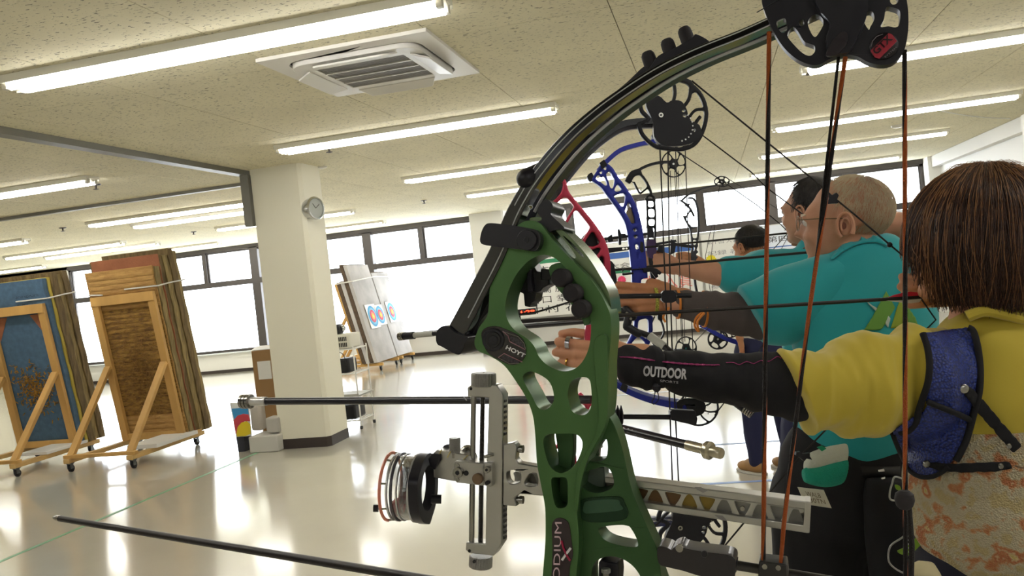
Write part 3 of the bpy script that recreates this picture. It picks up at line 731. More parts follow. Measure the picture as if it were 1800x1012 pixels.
h2 = [(919, 664), (930, 653), (946, 657), (964, 669), (972, 686), (973, 705), (961, 719), (947, 717), (934, 694)]
h3 = [(998, 690), (1004, 671), (1019, 663), (1034, 665), (1039, 680), (1039, 714), (1027, 729), (1007, 724), (1000, 706)]
h4 = [(955, 778), (962, 764), (985, 762), (1012, 763), (1023, 774), (1022, 792), (1010, 817), (992, 830), (976, 828), (963, 812)]
h5 = [(969, 843), (982, 839), (996, 841), (998, 865), (997, 887), (986, 893), (975, 886)]
riser = gp('riser', front, [big, h2, h3, h4, h5], 0, .030, green, bevel=.0016)
rear = [(1052, 760), (1062, 728), (1073, 735), (1085, 760), (1096, 798), (1108, 852), (1122, 891), (1143, 938), (1156, 969), (1162, 1010), (1172, 1090), (1000, 1090), (1006, 1012), (1010, 969), (1008, 930), (1005, 900), (1000, 868), (1010, 832), (1024, 800), (1040, 780)]
rh1 = [(1020, 853), (1026, 832), (1045, 824), (1062, 820), (1073, 827), (1079, 848), (1071, 860), (1045, 866)]
rh1b = [(1034, 808), (1046, 792), (1058, 776), (1066, 772), (1068, 790), (1064, 806), (1050, 811)]
rh2 = [(1052, 930), (1070, 924), (1100, 923), (1110, 930), (1120, 950), (1118, 961), (1088, 958), (1062, 948)]
rh3 = [(1040, 1012), (1045, 990), (1062, 979), (1084, 979), (1104, 988), (1120, 1004), (1132, 1030), (1128, 1064), (1085, 1072), (1048, 1055)]
gp('riser_web', rear, [rh1, rh1b, rh2, rh3], .012, .022, greend, bevel=.0016)
gp('riser_bar', [(977, 745), (1004, 745), (1008, 790), (1004, 830), (1001, 905), (985, 905), (983, 830), (980, 790)], [], .018, .010, greend)
# pocket of the web: its shade and lit face put in as coloured plates
gp('recess_shade', [(1019, 886), (1028, 876), (1086, 873), (1098, 885), (1104, 905), (1090, 915), (1040, 918), (1020, 908)], [], .0108, .0012, mat('recess_shade_green', '1E3A24', .3, metal=.5), bevel=.0004)
gp('recess_lit_face', [(1026, 888), (1034, 880), (1082, 877), (1090, 886), (1092, 896), (1040, 902), (1026, 900)], [], .0102, .0006, mat('recess_lit_green', '3E5C48', .3, metal=.6), bevel=.0002)
# diagonal rib where the handle splits
gp('riser_rib', [(1044, 600), (1066, 590), (1068, 640), (1067, 735), (1050, 775), (1034, 806), (1021, 850), (1014, 900), (1010, 880), (1014, 830), (1030, 795), (1046, 765), (1052, 720), (1046, 660)], [], -.0022, .0025, green, bevel=.001)
# upper arm flange with slots, lit tone put into its paler green
gp('riser_flange', [(930, 384), (958, 383), (984, 400), (1010, 424), (1034, 452), (1052, 480), (1070, 515), (1075, 552), (1068, 540), (1052, 512), (1030, 484), (1002, 458), (970, 424), (948, 402)], [[(962, 398), (968, 396), (1000, 432), (1012, 450), (1006, 452), (985, 428)], [(990, 415), (1000, 422), (1022, 444), (1026, 452), (1016, 444)]], .010, .036, mat('green_lit_edge', '6F7F62', .25, metal=.8), bevel=.0008)
# badge with pivot on the lower limb pocket
badge = gp('pocket_badge', [(846, 590), (852, 577), (870, 573), (888, 578), (912, 590), (922, 603), (924, 622), (914, 637), (898, 641), (876, 632), (856, 618)], [], -.0015, .0025, mat('badge_black', '1C1418', .25, coat=.5), bevel=.0004)
pinkl = mat('badge_pink', 'B08088', .35, metal=.4)
def line_on(pts, wpx, off, mt, nm, par, pl=G, **kw):
    return B().tube([pl.at(*p, off) for p in pts], pl.px(*pts[0])*wpx/2, 6).obj(nm, mt, par, **kw)
for q in ([(884, 582), (893, 590), (896, 600), (923, 614)], [(876, 628), (886, 621), (918, 636)]):
    line_on(q, 1.6, -.0018, pinkl, 'trim_line', badge)
line_on([(884, 582), (912, 592), (922, 604), (924, 614)], 1.2, -.0018, steel, 'trim_line', badge); line_on([(877, 629), (896, 639), (913, 638)], 1.2, -.0018, steel, 'trim_line', badge)
scale_m = mat('snake_scale', '3A3438', .35, var=.6, vscale=700)
gp('scale_panel', [(897, 592), (910, 596), (920, 606), (921, 611), (899, 600)], [], -.0017, .0003, scale_m, badge, bevel=0)
gp('scale_panel', [(888, 624), (898, 628), (912, 636), (900, 638), (882, 631)], [], -.0017, .0003, scale_m, badge, bevel=0)
def gtext(s, p0, p1, h, off, mt, par, pl=G, bold=0., slant=0., **kw):
    a = pl.at(*p0, off); b = pl.at(*p1, off); xd = b-a
    dx, dy = p1[0]-p0[0], p1[1]-p0[1]; L = math.hypot(dx, dy); up = (p0[0]+dy/L*h, p0[1]-dx/L*h)
    return text(s, a, xd, pl.at(*up, off)-a, mt, 'lettering', par, bold, **kw)
whiten = mat('white_print', 'E6E4E2', .5)
gtext('HOYT', (888, 613), (921, 629), 7.5, -.0022, whiten, badge, bold=.035)
def disc(pl, px, py, rpx, off, t, mt, nm, par, seg=32, prof=None, **kw):
    c = pl.at(px, py, off); r = rpx*(pl.px(px, py))
    return B().lathe(c, pl.n, prof and [(h*t, k*r) for h, k in prof] or [(0, r*.94), (t*.12, r), (t, r)], seg).obj(nm, mt, par, **kw)
disc(G, 866, 597, 19, -.003, .004, satin, 'pivot_ring', bow); disc(G, 866, 597, 13.5, -.004, .003, mat('pivot_dark', '0F0E12', .3), 'pivot_cap', bow); disc(G, 867, 598, 8, -.0046, .002, satin, 'pivot_bolt', bow)
# PODIUM X badge low on the riser
pod = gp('riser_badge', [(970, 925), (975, 913), (985, 910), (996, 915), (1001, 926), (1005, 955), (1007, 975), (1002, 995), (999, 1030), (1000, 1080), (966, 1080), (970, 1000), (971, 960)], [], -.0012, .002, mat('badge_plum', '241018', .25, coat=.5), bevel=.0004)
gtext('PODIUM', (983, 1036), (987.5, 917), 12, -.0016, mat('pale_pink_print', 'C9B0B4', .4), pod)
line_on([(1003, 963), (996, 972), (988, 984)], 4.2, -.0016, whiten, 'x_stroke', pod); line_on([(987, 950), (990, 962), (995, 974), (1002, 985)], 3.6, -.002, mat('crimson', 'A01840', .4), 'x_stroke', pod)
# upper limb clamp and bolt
clamp = gp('limb_clamp', [(845, 412), (852, 396), (864, 392), (900, 396), (930, 401), (944, 406), (950, 418), (948, 432), (938, 441), (905, 437), (870, 433), (846, 428)], [], -.008, .052, satin, bevel=.002)
disc(G, 925, 421.5, 17, -.011, .004, satin, 'clamp_bolt', bow); disc(G, 925, 421.5, 5, -.0114, .002, blk, 'bolt_socket', bow, seg=6)
gp('limb_pocket', [(930, 395), (952, 386), (944, 372), (950, 358), (962, 350), (972, 362), (968, 376), (984, 392), (992, 402), (975, 404), (950, 412)], [], .006, .034, satin, bevel=.0016)
# lower limb cup
gp('limb_cup', [(766, 590), (770, 578), (784, 572), (800, 584), (822, 592), (818, 602), (810, 621), (800, 622), (778, 610), (768, 604)], [], -.006, .046, satin, bevel=.002)
gp('cup_bracket', [(818, 596), (832, 560), (850, 500), (872, 445), (893, 420), (900, 452), (894, 500), (872, 530), (858, 548), (842, 568), (834, 596), (824, 616), (812, 622)], [], .012, .018, satin, bevel=.0014)
# limbs: front and rear strip
flim = [(797, 592), (822, 545), (846, 498), (868, 455), (886, 415), (900, 380), (914, 352), (932, 322), (958, 287), (990, 250), (1030, 212), (1080, 173), (1150, 127), (1220, 92), (1300, 60), (1360, 33), (1415, 8), (1470, -20)]
def strip(pts, off, wpx0, wpx1, depth, mt, nm, par=bow, pl=G, bevel=.001, n=5):
    c = rounded(pts, n, closed=False); k = len(c); up = []; lo = []
    for i, p in enumerate(c):
        a = c[max(i-1, 0)]; b = c[min(i+1, k-1)]; dx, dy = b[0]-a[0], b[1]-a[1]; L = math.hypot(dx, dy) or 1
        w = (wpx0+(wpx1-wpx0)*i/(k-1))/2; up.append((p[0]-dy/L*w, p[1]+dx/L*w)); lo.append((p[0]+dy/L*w, p[1]-dx/L*w))
    return B().plate(up+lo[::-1], [], lambda a, b: pl.at(a, b, off), depth, pl.n).obj(nm, mt, par, bevel=bevel, smooth=40)
strip(flim, -.002, 34, 12, .016, gloss, 'limb')
rl = [(p[0]+26+max(0, (p[0]-900))*.006, p[1]+7) for p in flim]
strip(rl, .026, 26, 11, .016, mat('limb_reflection_grey', '34343A', .28, metal=.4), 'limb')  # rear limb: silver window reflection put into the grey colour
# limb edge highlights, put in as pale lines
pin = mat('limb_highlight_print', 'C8C8CC', .25, metal=.6)
def para(pts, d):
    out = []; k = len(pts)
    for i, p in enumerate(pts):
        a = pts[max(i-1, 0)]; b = pts[min(i+1, k-1)]; dx, dy = b[0]-a[0], b[1]-a[1]; L = math.hypot(dx, dy)
        out.append((p[0]-dy/L*d, p[1]+dx/L*d))
    return out
fs_ = rounded(flim, 5, closed=False)
B().tube([G.at(*p, -.0022) for p in para(fs_, 7)][4:], .0006, 5).obj('highlight_line', pin, bow)
B().tube([G.at(*p, -.0022) for p in para(fs_, -4)][28:], .0005, 5).obj('highlight_line', pin, bow)
B().tube([G.at(*p, .0255) for p in para(rounded(rl, 5, closed=False), 6)][28:], .0014, 5).obj('highlight_line', pin, bow)
# string-side silencer: cushion bar with three rubber fingers
gp('limb_cushion', [(1008, 236), (1020, 214), (1060, 178), (1100, 146), (1131, 117), (1140, 121), (1157, 98), (1186, 84), (1216, 66), (1224, 60), (1246, 72), (1243, 82), (1200, 108), (1150, 134), (1090, 176), (1040, 220)], [], .004, .018, satin, bevel=.0014)
for (a, b) in (((1137, 92), (1148, 124)), ((1171, 70), (1182, 102)), ((1201, 49), (1214, 84))):
    pa, pb = G.at(*a, .012), G.at(*b, .012); r = G.px(*a)*12.5; dd = (pb-pa).normalized()
    B().lathe(pa, pb-pa, [(0, r*.7), (.002, r*.95), (.005, r), ((pb-pa).length, r)], 20).obj('rubber_finger', rub2, bow)
pa, pb = G.at(925, 314, .0), G.at(955, 296, .01); B().cap(pa, pb, G.px(925, 314)*17, G.px(925, 314)*13).obj('limb_damper', satin, bow)
B().cap(G.at(955, 292, .01), G.at(1000, 245, .012), G.px(925, 314)*9, G.px(925, 314)*5).obj('damper_stem', satin, bow)
gtext('D', (931, 369), (938, 366), 8, -.0026, pin, bow, ext=0)
# grip-side rubber rollers inside the window
for (x, y) in ((983, 488), (1003, 515), (1018, 543)):
    disc(G, x, y, 16, -.012, .03, rub2, 'rubber_roller', bow, prof=[(0, .8), (.05, .94), (.12, 1), (1, 1)])
gp('roller_bracket', [(965, 470), (990, 462), (1012, 482), (1032, 515), (1040, 560), (1028, 572), (1022, 560), (1000, 530), (975, 500)], [], .002, .022, greend, bevel=.001)
# arrow rest / launcher box seen in the window
rest = gp('arrow_rest', [(920, 460), (934, 457), (940, 470), (944, 478), (964, 478), (966, 500), (954, 506), (950, 512), (942, 514), (940, 528), (932, 534), (932, 540), (922, 538), (920, 516), (912, 512), (908, 504), (898, 502), (904, 490), (912, 486), (916, 474)], [], .03, .02, satin, bevel=.0008, rd=1)
gp('rest_block', [(926, 470), (932, 468), (936, 512), (928, 514)], [], .024, .006, mat('rest_dark', '221E2C', .3), rest, bevel=.0005, rd=1)
gp('rest_arm', [(950, 472), (985, 474), (985, 490), (950, 492)], [], .028, .014, satin, bevel=.001, rd=1)
line_on([(905, 553), (945, 548), (1010, 528)], 3.5, .05, satin, 'launcher_wire', bow)
disc(G, 913, 487, 2, .028, .002, steel, 'rest_screw', rest, seg=12)
# cam
camb = gp('cam', [(1339, -5), (1344, 20), (1356, 48), (1375, 80), (1398, 102), (1422, 113), (1441, 113), (1457, 104), (1472, 98), (1491, 96), (1509, 100), (1526, 109), (1550, 114), (1572, 109), (1588, 91), (1595, 65), (1597, 33), (1594, 0), (1582, -50), (1550, -95), (1500, -118), (1440, -118), (1380, -92), (1350, -50)],
    [[(1384, 62), (1393, 47), (1402, 54), (1413, 72), (1424, 77), (1432, 81), (1432, 91), (1424, 98), (1412, 94), (1397, 80)], [(1420, 38), (1430, 26), (1442, 28), (1448, 40), (1440, 57), (1432, 65), (1424, 54)], [(1517, 30), (1526, 20), (1534, 21), (1537, 33), (1530, 47), (1527, 52), (1520, 41)],
     [(1558, 13), (1570, 13), (1582, 20), (1581, 42), (1574, 48), (1562, 46), (1548, 47), (1554, 33)], [(1566, -8), (1578, -8), (1578, 4), (1570, 8), (1565, 3)], [(1365, 38), (1380, 32), (1384, 50), (1376, 58), (1368, 50)], [(1404, 38), (1412, 34), (1414, 42), (1408, 46)], [(1440, -60), (1500, -75), (1540, -50), (1500, -40)]],
    -.004, .010, satin, bevel=.0008)
gp('cam_module', [(1430, -40), (1480, -50), (1520, -30), (1525, 20), (1510, 60), (1492, 90), (1462, 92), (1452, 70), (1458, 40), (1436, 10)], [], -.010, .007, satin, bevel=.001)
gp('cam_module', [(1452, 96), (1462, 74), (1478, 56), (1490, 60), (1486, 80), (1470, 96)], [], -.013, .004, mat('cam_module_dark', '241C20', .35), bevel=.0008)
disc(G, 1486, -20, 12, -.018, .03, steel, 'axle', bow)
line_on([(1330, 22), (1372, -2), (1420, -20)], 2, -.004, satin, 'limb_edge_wire', bow)
bd = disc(G, 1554, 80, 25, -.0055, .0016, mat('cam_badge_black', '120C10', .3), 'cam_badge', bow, seg=40)
redb = mat('badge_red', 'A82838', .35, var=.1, vscale=300)
gp('red_band', [(1530, 89), (1562, 58), (1568, 60), (1577, 72), (1546, 103), (1538, 101)], [], -.0062, .0008, redb, bd, bevel=.0001, rd=1)
gtext('GTX', (1541, 97), (1570, 69), 13, -.0068, mat('badge_ink', '2A0810', .4), bd, bold=.03)
line_on([(1531, 82), (1534, 72), (1541, 64), (1552, 60)], 1.3, -.006, mat('badge_grey', '8A8488', .4), 'badge_arc', bd)
gtext('SYSTEM', (1556, 102), (1577, 84), 3, -.006, mat('badge_grey', '8A8488', .4), bd)
# bowstrings: twisted black and orange
org = mat('orange_string', 'B8581E', .6, bump=.6, bscale=1500); bks = mat('black_string', '1A1412', .6, bump=.6, bscale=1500)
def bowstring(pts, wpx, cols, nm='bowstring', par=bow, pl=G, off=0., rad=None):
    p3 = []
    q = [pl.at(*p, off) for p in pts]; seg = []
    for a, b in zip(q, q[1:]):
        k = max(2, int((b-a).length/.006)); seg += [a.lerp(b, i/k) for i in range(k)]
    seg.append(q[-1]); r = rad or pl.px(*pts[0])*wpx/2
    nn = 6; b0 = B(); sec = [(math.cos(6.283*j/8), math.sin(6.283*j/8)) for j in range(8)]
    t = (seg[-1]-seg[0]).normalized(); u = t.cross(V(pl.n)).normalized(); w = t.cross(u); o = 0
    L = 0
    for i, p in enumerate(seg):
        if i: L += (seg[i]-seg[i-1]).length
        a0 = L/.16*6.283
        for j in range(8):
            a = 6.283*j/8+a0; b0.v.append(p+u*math.cos(a)*r+w*math.sin(a)*r)
    for i in range(len(seg)-1):
        for j in range(8):
            b0.f.append([i*8+j, i*8+(j+1) % 8, i*8+8+(j+1) % 8, i*8+8+j]); b0.mi.append(0 if j < 4 else 1)
    b0.f.append(list(range(8))); b0.mi.append(0)
    return b0.obj(nm, cols, par)
bowstring([(1352, 56), (1349, 320), (1345, 640), (1341, 1060)], 8.5, [org, bks])
bowstring([(1590, 88), (1591, 420), (1591, 700), (1592, 1090)], 9, [bks, org])
bowstring([(1474, 100), (1461, 217), (1447, 340), (1436, 450)], 6, [bks, bks], 'cable')
bowstring([(1486, 100), (1463, 262), (1451, 356), (1437, 447), (1424, 537), (1408, 665), (1399, 740), (1387, 838), (1377, 930), (1368, 1060)], 8.5, [org, bks], 'cable', off=-.001)
B().lathe(G.at(1590, 862, -.004), V(CD), [(0, .003), (.002, .0055), (.006, .0062), (.010, .005), (.012, .003)], 20).obj('string_bead', rub2, bow)
B().ball(G.at(1596, 876, -.006), .0035).obj('string_bead', rub2, bow)
B().tube([G.at(x, y, -.003) for x, y in ((1597, 880), (1603, 960), (1600, 1060))], .0018, 8).obj('loop_cord', bks, bow)
# ---- sight: silver frame, rods, block, long bar
sight = part_empty('sight', G.at(860, 830), bow, 'silver sight with a long drilled bar')
K = Plane(1000, 600, .62, yaw=.33); K.o = G.o+G.n*.012
kp = lambda nm, o, h, off, t, mt, bevel=.0008, rd=0, par=sight: gp(nm, o, h, off, t, mt, par, bevel, rd, pl=K)
kp('sight_frame', [(821, 681), (828, 676), (873, 676), (884, 694), (882, 955), (868, 977), (824, 972), (818, 966), (819, 953), (853, 955), (855, 830), (859, 699), (822, 697)], [], 0, .013, silver)
b = B()
for i in range(26):
    if 6 < i < 19 : continue
    y = 702+i*9.6
    kp('frame_hole', [(884.5, y), (888.5, y+1), (888, y+5), (884.5, y+6)], [], .003, .004, mat('hole_dark', '3A3836', .5), bevel=0)
for (x, y) in ((827.5, 683), (825, 968)): disc(K, x, y, 2.6, -.0004, .001, blk, 'set_screw', sight, seg=12)
def rod(p0, p1, rpx, off, mt, nm, par=sight, pl=K, prof=None, seg=16, side=None):
    a, b = pl.at(*p0, off), pl.at(*p1, off); r = rpx*pl.px(*p0)
    return B().tube([a, b], r, seg).obj(nm, mt, par)
rod((832.5, 697), (829, 954), 4.6, .004, steel, 'guide_rod')
a, b_ = K.at(848.5, 697, .004), K.at(844.5, 956, .004); prof = []
LL = (b_-a).length; r = 4.4*K.px(848, 700)
for i in range(150): prof += [(LL*i/150, r), (LL*(i+.5)/150, r*.82)]
B().lathe(a, b_-a, prof, 12).obj('lead_screw', mat('dark_steel', '6E6C68', .3, metal=1.), sight, smooth=20)
def knob(p0, p1, rpx, mt, nm, par=sight, pl=K, off=.005, n=28):
    a, b = pl.at(*p0, off), pl.at(*p1, off); r = rpx*pl.px(*p0); L = (b-a).length
    bb_ = B(); k = 56; ax = (b-a).normalized()
    bb_.lathe(a, ax, [(0, r*.9), (L*.08, r), (L*.92, r), (L, r*.9)], 56)
    for i, v in enumerate(bb_.v):     # knurl ridges
        c = a+ax*(v-a).dot(ax)
        if i % 2 and (v-c).length > r*.95: bb_.v[i] = c+(v-c)*.94
    return bb_.obj(nm, mt, par, smooth=15)
knob((850, 655), (850, 679), 21, knurl, 'adjusting_knob'); disc(K, 850, 655, 1, .005, .001, steel, 'knob_pin', sight, seg=8)
knob((845.5, 976), (844.5, 996), 19.5, knurl, 'adjusting_knob'); disc(K, 833, 987, 2.6, -.0068, .001, blk, 'knob_hole', sight, seg=12)
blockp = kp('sight_block', [(798, 812), (802, 809), (850, 814), (850, 854), (802, 848), (797, 842)], [], -.006, .022, silver)
kp('block_plate', [(850, 812), (865, 813), (866, 853), (862, 856), (850, 853)], [], -.005, .006, silver)
for (x, y, r_, mt_, nm) in ((803.6, 831, 8.5, steel, 'screw'), (803.6, 831, 4, blk, 'screw_socket'), (819, 831.5, 4.2, blk, 'hole'), (838.5, 842, 9, brass, 'thumb_button'), (855, 826, 5.4, steel, 'screw'), (855, 826, 2.6, blk, 'screw_socket'), (855.5, 849, 3.4, blk, 'screw'), (804, 818, 3.4, steel, 'pin'), (804, 843, 3.2, steel, 'pin')):
    o_ = {'screw': -.0095, 'screw_socket': -.0099, 'hole': -.0066, 'thumb_button': -.009, 'pin': -.0066}[nm]
    disc(K, x, y, r_, o_, .0032, mt_, nm, sight, seg=24 if 'socket' not in nm else 6)
kp('scale_pointer', [(850, 800), (858, 798), (869, 801), (858, 804), (851, 806)], [], -.004, .001, steel)
kp('side_arm', [(761, 796), (768, 790), (826, 800), (830, 812), (800, 846), (762, 839)], [], .001, .014, silver)
for (a, b2) in (((776, 790), (771, 801)), ((792, 793), (786, 804)), ((822, 800), (812, 810))): rod(a, b2, .9, .0, mat('gold_line', 'C8B878', .3, metal=.8), 'gold_line')
knob((799.5, 769), (799.5, 795), 9.5, knurl, 'lock_knob', off=.004); rod((799.5, 793), (799.5, 804), 6.5, .004, steel, 'knob_neck')
B().ball(K.at(822, 796, .016), K.px(822, 796)*14).obj('rear_knob', steel, sight); disc(K, 784, 788, 6, .012, .004, blk, 'rear_screw', sight)
# scope ring and lens tube
ax_dir = (G.x*-1).normalized()        # tube axis runs along the arrow direction
c1 = K.at(747, 857, .004); RR = 55*K.px(742, 857)
ring_w = CF*.0+ax_dir
turn = (ax_dir*math.cos(.30)-G.n*math.sin(.30)).normalized()   # left end turned slightly towards the camera side
def torus_plate(c, axis, ro, ri, t, mt, nm, par, seg=48, lobes=0):
    a = V(axis).normalized(); u = (V(CD)-a*a.dot(CD)).normalized(); w_ = a.cross(u); b = B(); vs = []; fs = []
    for k in range(seg):
        th = 6.28318*k/seg; lo = ro*(1+lobes*max(0, math.cos(3*th+.4))**6); d = u*math.cos(th)+w_*math.sin(th)
        for (r_, h) in ((lo, 0), (lo, t), (ri, t), (ri, 0)): vs.append(c+d*r_+a*h)
    for k in range(seg):
        n_ = (k+1) % seg
        for q in range(4): fs.append((k*4+q, n_*4+q, n_*4+(q+1) % 4, k*4+(q+1) % 4))
    return b.add(vs, fs).obj(nm, mt, par, smooth=40)
turn = (CR*-.98+CF*.2).normalized()
scope = part_empty('scope', c1, bow, 'clear lens scope with black clamp ring')
torus_plate(c1-turn*.003, turn, RR*1.0, RR*.66, .008, satin, 'clamp_ring', scope, lobes=.1)
acr = bpy.data.materials.new('clear_acrylic'); acr.use_nodes = True; nt = acr.node_tree; nt.nodes.clear()
out = nt.nodes.new('ShaderNodeOutputMaterial'); mx = nt.nodes.new('ShaderNodeMixShader'); tr = nt.nodes.new('ShaderNodeBsdfTransparent'); gl = nt.nodes.new('ShaderNodeBsdfGlossy'); lw = nt.nodes.new('ShaderNodeLayerWeight')
tr.inputs[0].default_value = (.86, .86, .85, 1); gl.inputs['Roughness'].default_value = .06; lw.inputs['Blend'].default_value = .35
nt.links.new(lw.outputs['Facing'], mx.inputs[0]); nt.links.new(tr.outputs[0], mx.inputs[1]); nt.links.new(gl.outputs[0], mx.inputs[2]); nt.links.new(mx.outputs[0], out.inputs[0])
torus_plate(c1+turn*.005, turn, RR*.94, RR*.88, .020, acr, 'lens_barrel', scope, seg=64)
for (h, t_, k) in ((.005, .0015, 1.0), (.015, .0010, .97), (.019, .0018, .99), (.023, .0010, .97)): torus_plate(c1+turn*h, turn, RR*k, RR*k*.93, t_, mat('barrel_ring', 'B8B6B4', .25, metal=.5) if h != .019 else mat('barrel_ring_dark', '4A484C', .3, metal=.5), 'barrel_ring', scope, seg=64)
B().lathe(c1+turn*.013, turn, [(0, RR*.86), (.0015, RR*.86)], 48).obj('lens', acr, scope)
fib = mat('orange_fibre', 'E08A70', .3, emit=.0)
a = turn; u = (V(CD)-a*a.dot(CD)).normalized(); w_ = a.cross(u); cc = c1+turn*.029
B().tube([cc+u*math.cos(t)*RR*.97+w_*math.sin(t)*RR*.97 for t in [6.28318*k/60 for k in range(61)]], .0013, 8).obj('fibre_ring', fib, scope)
for k in range(8):
    t = 6.28318*k/8+.3; d = u*math.cos(t)+w_*math.sin(t)
    B().tube([c1+turn*.024+d*RR*.95, cc+d*RR*.97], .0008, 6).obj('fibre_post', steel, scope)
pk = K.at(699, 893, -.012); B().lathe(pk, -CF+CD*.2, [(-.006, .0062), (0, .0066), (.002, .006)], 24).obj('red_knob', mat('red_plastic', 'B02838', .2, coat=.6), scope)
B().cap(pk+CF*.004, K.at(712, 868, -.004), .005, .002).obj('red_wedge', mat('red_clear', 'C04858', .2, coat=.6), scope)
B().lathe(K.at(758, 877, -.002), CR, [(0, .0036), (.008, .0036)], 14).obj('ring_screw', satin, scope); B().lathe(K.at(661, 893, -.01), CR, [(-.002, .003), (.002, .003)], 14).obj('ring_screw', satin, scope)
kp('ring_lug', [(752, 806), (758, 797), (773, 799), (774, 808), (764, 826), (756, 822)], [], -.002, .008, satin, par=scope)
# long bar with triangular pockets behind the riser
L_ = Plane(1000, 600, .62, yaw=.33); L_.o = G.o+G.n*.036
topl = lambda x: 840-5+(x-1106)*.1333; botl = lambda x: 898-6+(x-1123)*.1505
def seg_poly(f0, f1, x0, x1): return [(x0, f0(x0)), (x1, f0(x1)), (x1+(-2), f1(x1)), (x0, f1(x0))]
bt = lambda x: 815+(x-883)*.1236; bb2 = lambda x: 855+(x-883)*.1526
mid1 = lambda x: bt(x)+(bb2(x)-bt(x))*.26; mid2 = lambda x: bt(x)+(bb2(x)-bt(x))*.76
lp = lambda nm, o, h, off, t, mt, bevel=.0008, rd=0: gp(nm, o, h, off, t, mt, sight, bevel, rd, pl=L_)
lp('bar_rail', seg_poly(bt, mid1, 905, 1425), [], -.003, .016, silver); lp('bar_rail', seg_poly(mid2, bb2, 905, 1423), [], -.003, .016, silver)
tris = []; xs_ = [908, 945, 1150-0]
cen = [(912, 0), (935, 1), (1125, 0), (1152, 1), (1183, 0), (1212, 1), (1243, 0), (1273, 1), (1305, 0), (1336, 1), (1368, 0), (1399, 1)]
holes = []
for x, k in cen:
    y0, y1 = mid1(x)+1.5, mid2(x)-1.5; w = 13.6 if x > 1100 else 9
    s = .1365*w
    holes.append([(x-w*.35, y0), (x+w*.35, y0+s*.6), (x+w, y1-3+s), (x+w*.6, y1+s*.6), (x-w*.6, y1-s*.6), (x-w, y1-3-s)] if k else [(x-w*.8, y0-s), (x+w*.8, y0+s), (x+w, y0+4+s), (x+w*.3, y1), (x-w*.3, y1), (x-w, y0+4-s)])
lp('bar_web', seg_poly(mid1, mid2, 905, 1423), [], .0055, .003, mat('pocket_shade', '8E8C86', .45, metal=.7), bevel=0)  # darker grey puts the shading of the pockets into the colour
o = B().plate(seg_poly(mid1, mid2, 905, 1423), [rounded(h, 3) for h in holes], lambda a, b: L_.at(a, b, 0), .0054, L_.n).obj('bar_lattice', silver, sight, smooth=40)
gold = mat('gold_insert', '8A7438', .35, metal=.6); brn = mat('brown_insert', '6E5438', .4, metal=.5)
for i, (x, k) in enumerate(cen):
    if 2 <= i <= 6: gp('pocket_insert', holes[i], [], .0036, .001, brn if i < 5 else gold, sight, 0, 3, pl=L_)
disc(L_, 1305, (mid1(1305)+mid2(1305))/2, 4.5, .0035, .002, steel, 'bar_rivet', sight)
lp('bar_end', [(1415, bt(1415)), (1426, bt(1426)), (1423, bb2(1423)), (1411, bb2(1411))], [], -.0032, .018, silver)
dk_ = mat('scuffed_tape', '8E8C88', .6)
gp('label_scuff', [(1221, 856), (1232, 856), (1244, 862), (1236, 866), (1226, 861)], [], -.0034, .0004, dk_, sight, 0, 1, pl=L_); gp('label_scuff', [(1256, 905), (1270, 906), (1278, 915), (1268, 914)], [], -.0034, .0004, dk_, sight, 0, 1, pl=L_)
# mounting foot at the frame
kp('mount_plate', [(884, 782), (903, 777), (908, 784), (906, 806), (912, 814), (960, 822), (962, 872), (912, 868), (904, 876), (908, 890), (884, 888)], [[(892, 828), (912, 828), (914, 846), (898, 850), (891, 842)], [(922, 848), (932, 832), (944, 834), (944, 852), (928, 854)]], -.0005, .010, silver)
for y in (788.5, 878): rod((904, y), (919, y+1), 5.4, .004, steel, 'bolt'); rod((914, y), (920, y+.5), 6.6, .004, steel, 'bolt_head')
# mounting block seen through the riser
kp('mount_block', [(1022, 822), (1062, 820), (1064, 856), (1024, 858)], [], .020, .016, mat('grey_block', '6F7A74', .4, metal=.6))
rod((1050, 782), (1048, 820), 7, .028, steel, 'threaded_bolt'); knob((1050, 778), (1050, 786), 10, knurl, 'bolt_knob', off=.028)
# cable guard at the bottom right of the riser
guard = gp('cable_guard', [(1156, 962), (1172, 962), (1180, 966), (1184, 962), (1196, 958), (1206, 964), (1240, 970), (1288, 978), (1292, 1000), (1288, 1020), (1262, 1016), (1230, 1012), (1200, 1003), (1175, 997), (1158, 990)], [], -.002, .022, mat('guard_black', '1E181C', .35, coat=.4), bevel=.0014)
disc(G, 1194, 964, 7, -.0035, .002, steel, 'guard_bolt', bow); disc(G, 1238, 974, 6, -.0035, .002, satin, 'guard_bolt', bow)
rod((1288, 992), (1480, 1024), 9, .010, mat('gunmetal_rod', '4A4846', .3, metal=.8), 'guard_rod', bow, G)
rod((1287, 990), (1296, 992), 14, .010, satin, 'guard_collar', bow, G)
gp('cable_slide', [(1334, 986), (1384, 992), (1386, 1012), (1380, 1030), (1332, 1026)], [], -.004, .02, mat('slide_grey', '3A3836', .4, metal=.4), bevel=.001, rd=1)
for x, y in ((1344, 996), (1368, 998)): disc(G, x, y, 5, -.0048, .002, steel, 'slide_screw', bow)
# stabiliser screw in the lower window
gp('stabiliser_mount', [(1052, 988), (1058, 984), (1068, 988), (1086, 990), (1088, 1010), (1086, 1040), (1052, 1040)], [], .012, .02, satin, bevel=.001, rd=1)
rod((1065, 1000), (1065, 1030), 7, .004, steel, 'mount_screw', bow, G); knob((1065, 999), (1065, 1006), 8, knurl, 'mount_screw_head', bow, off=-.008)
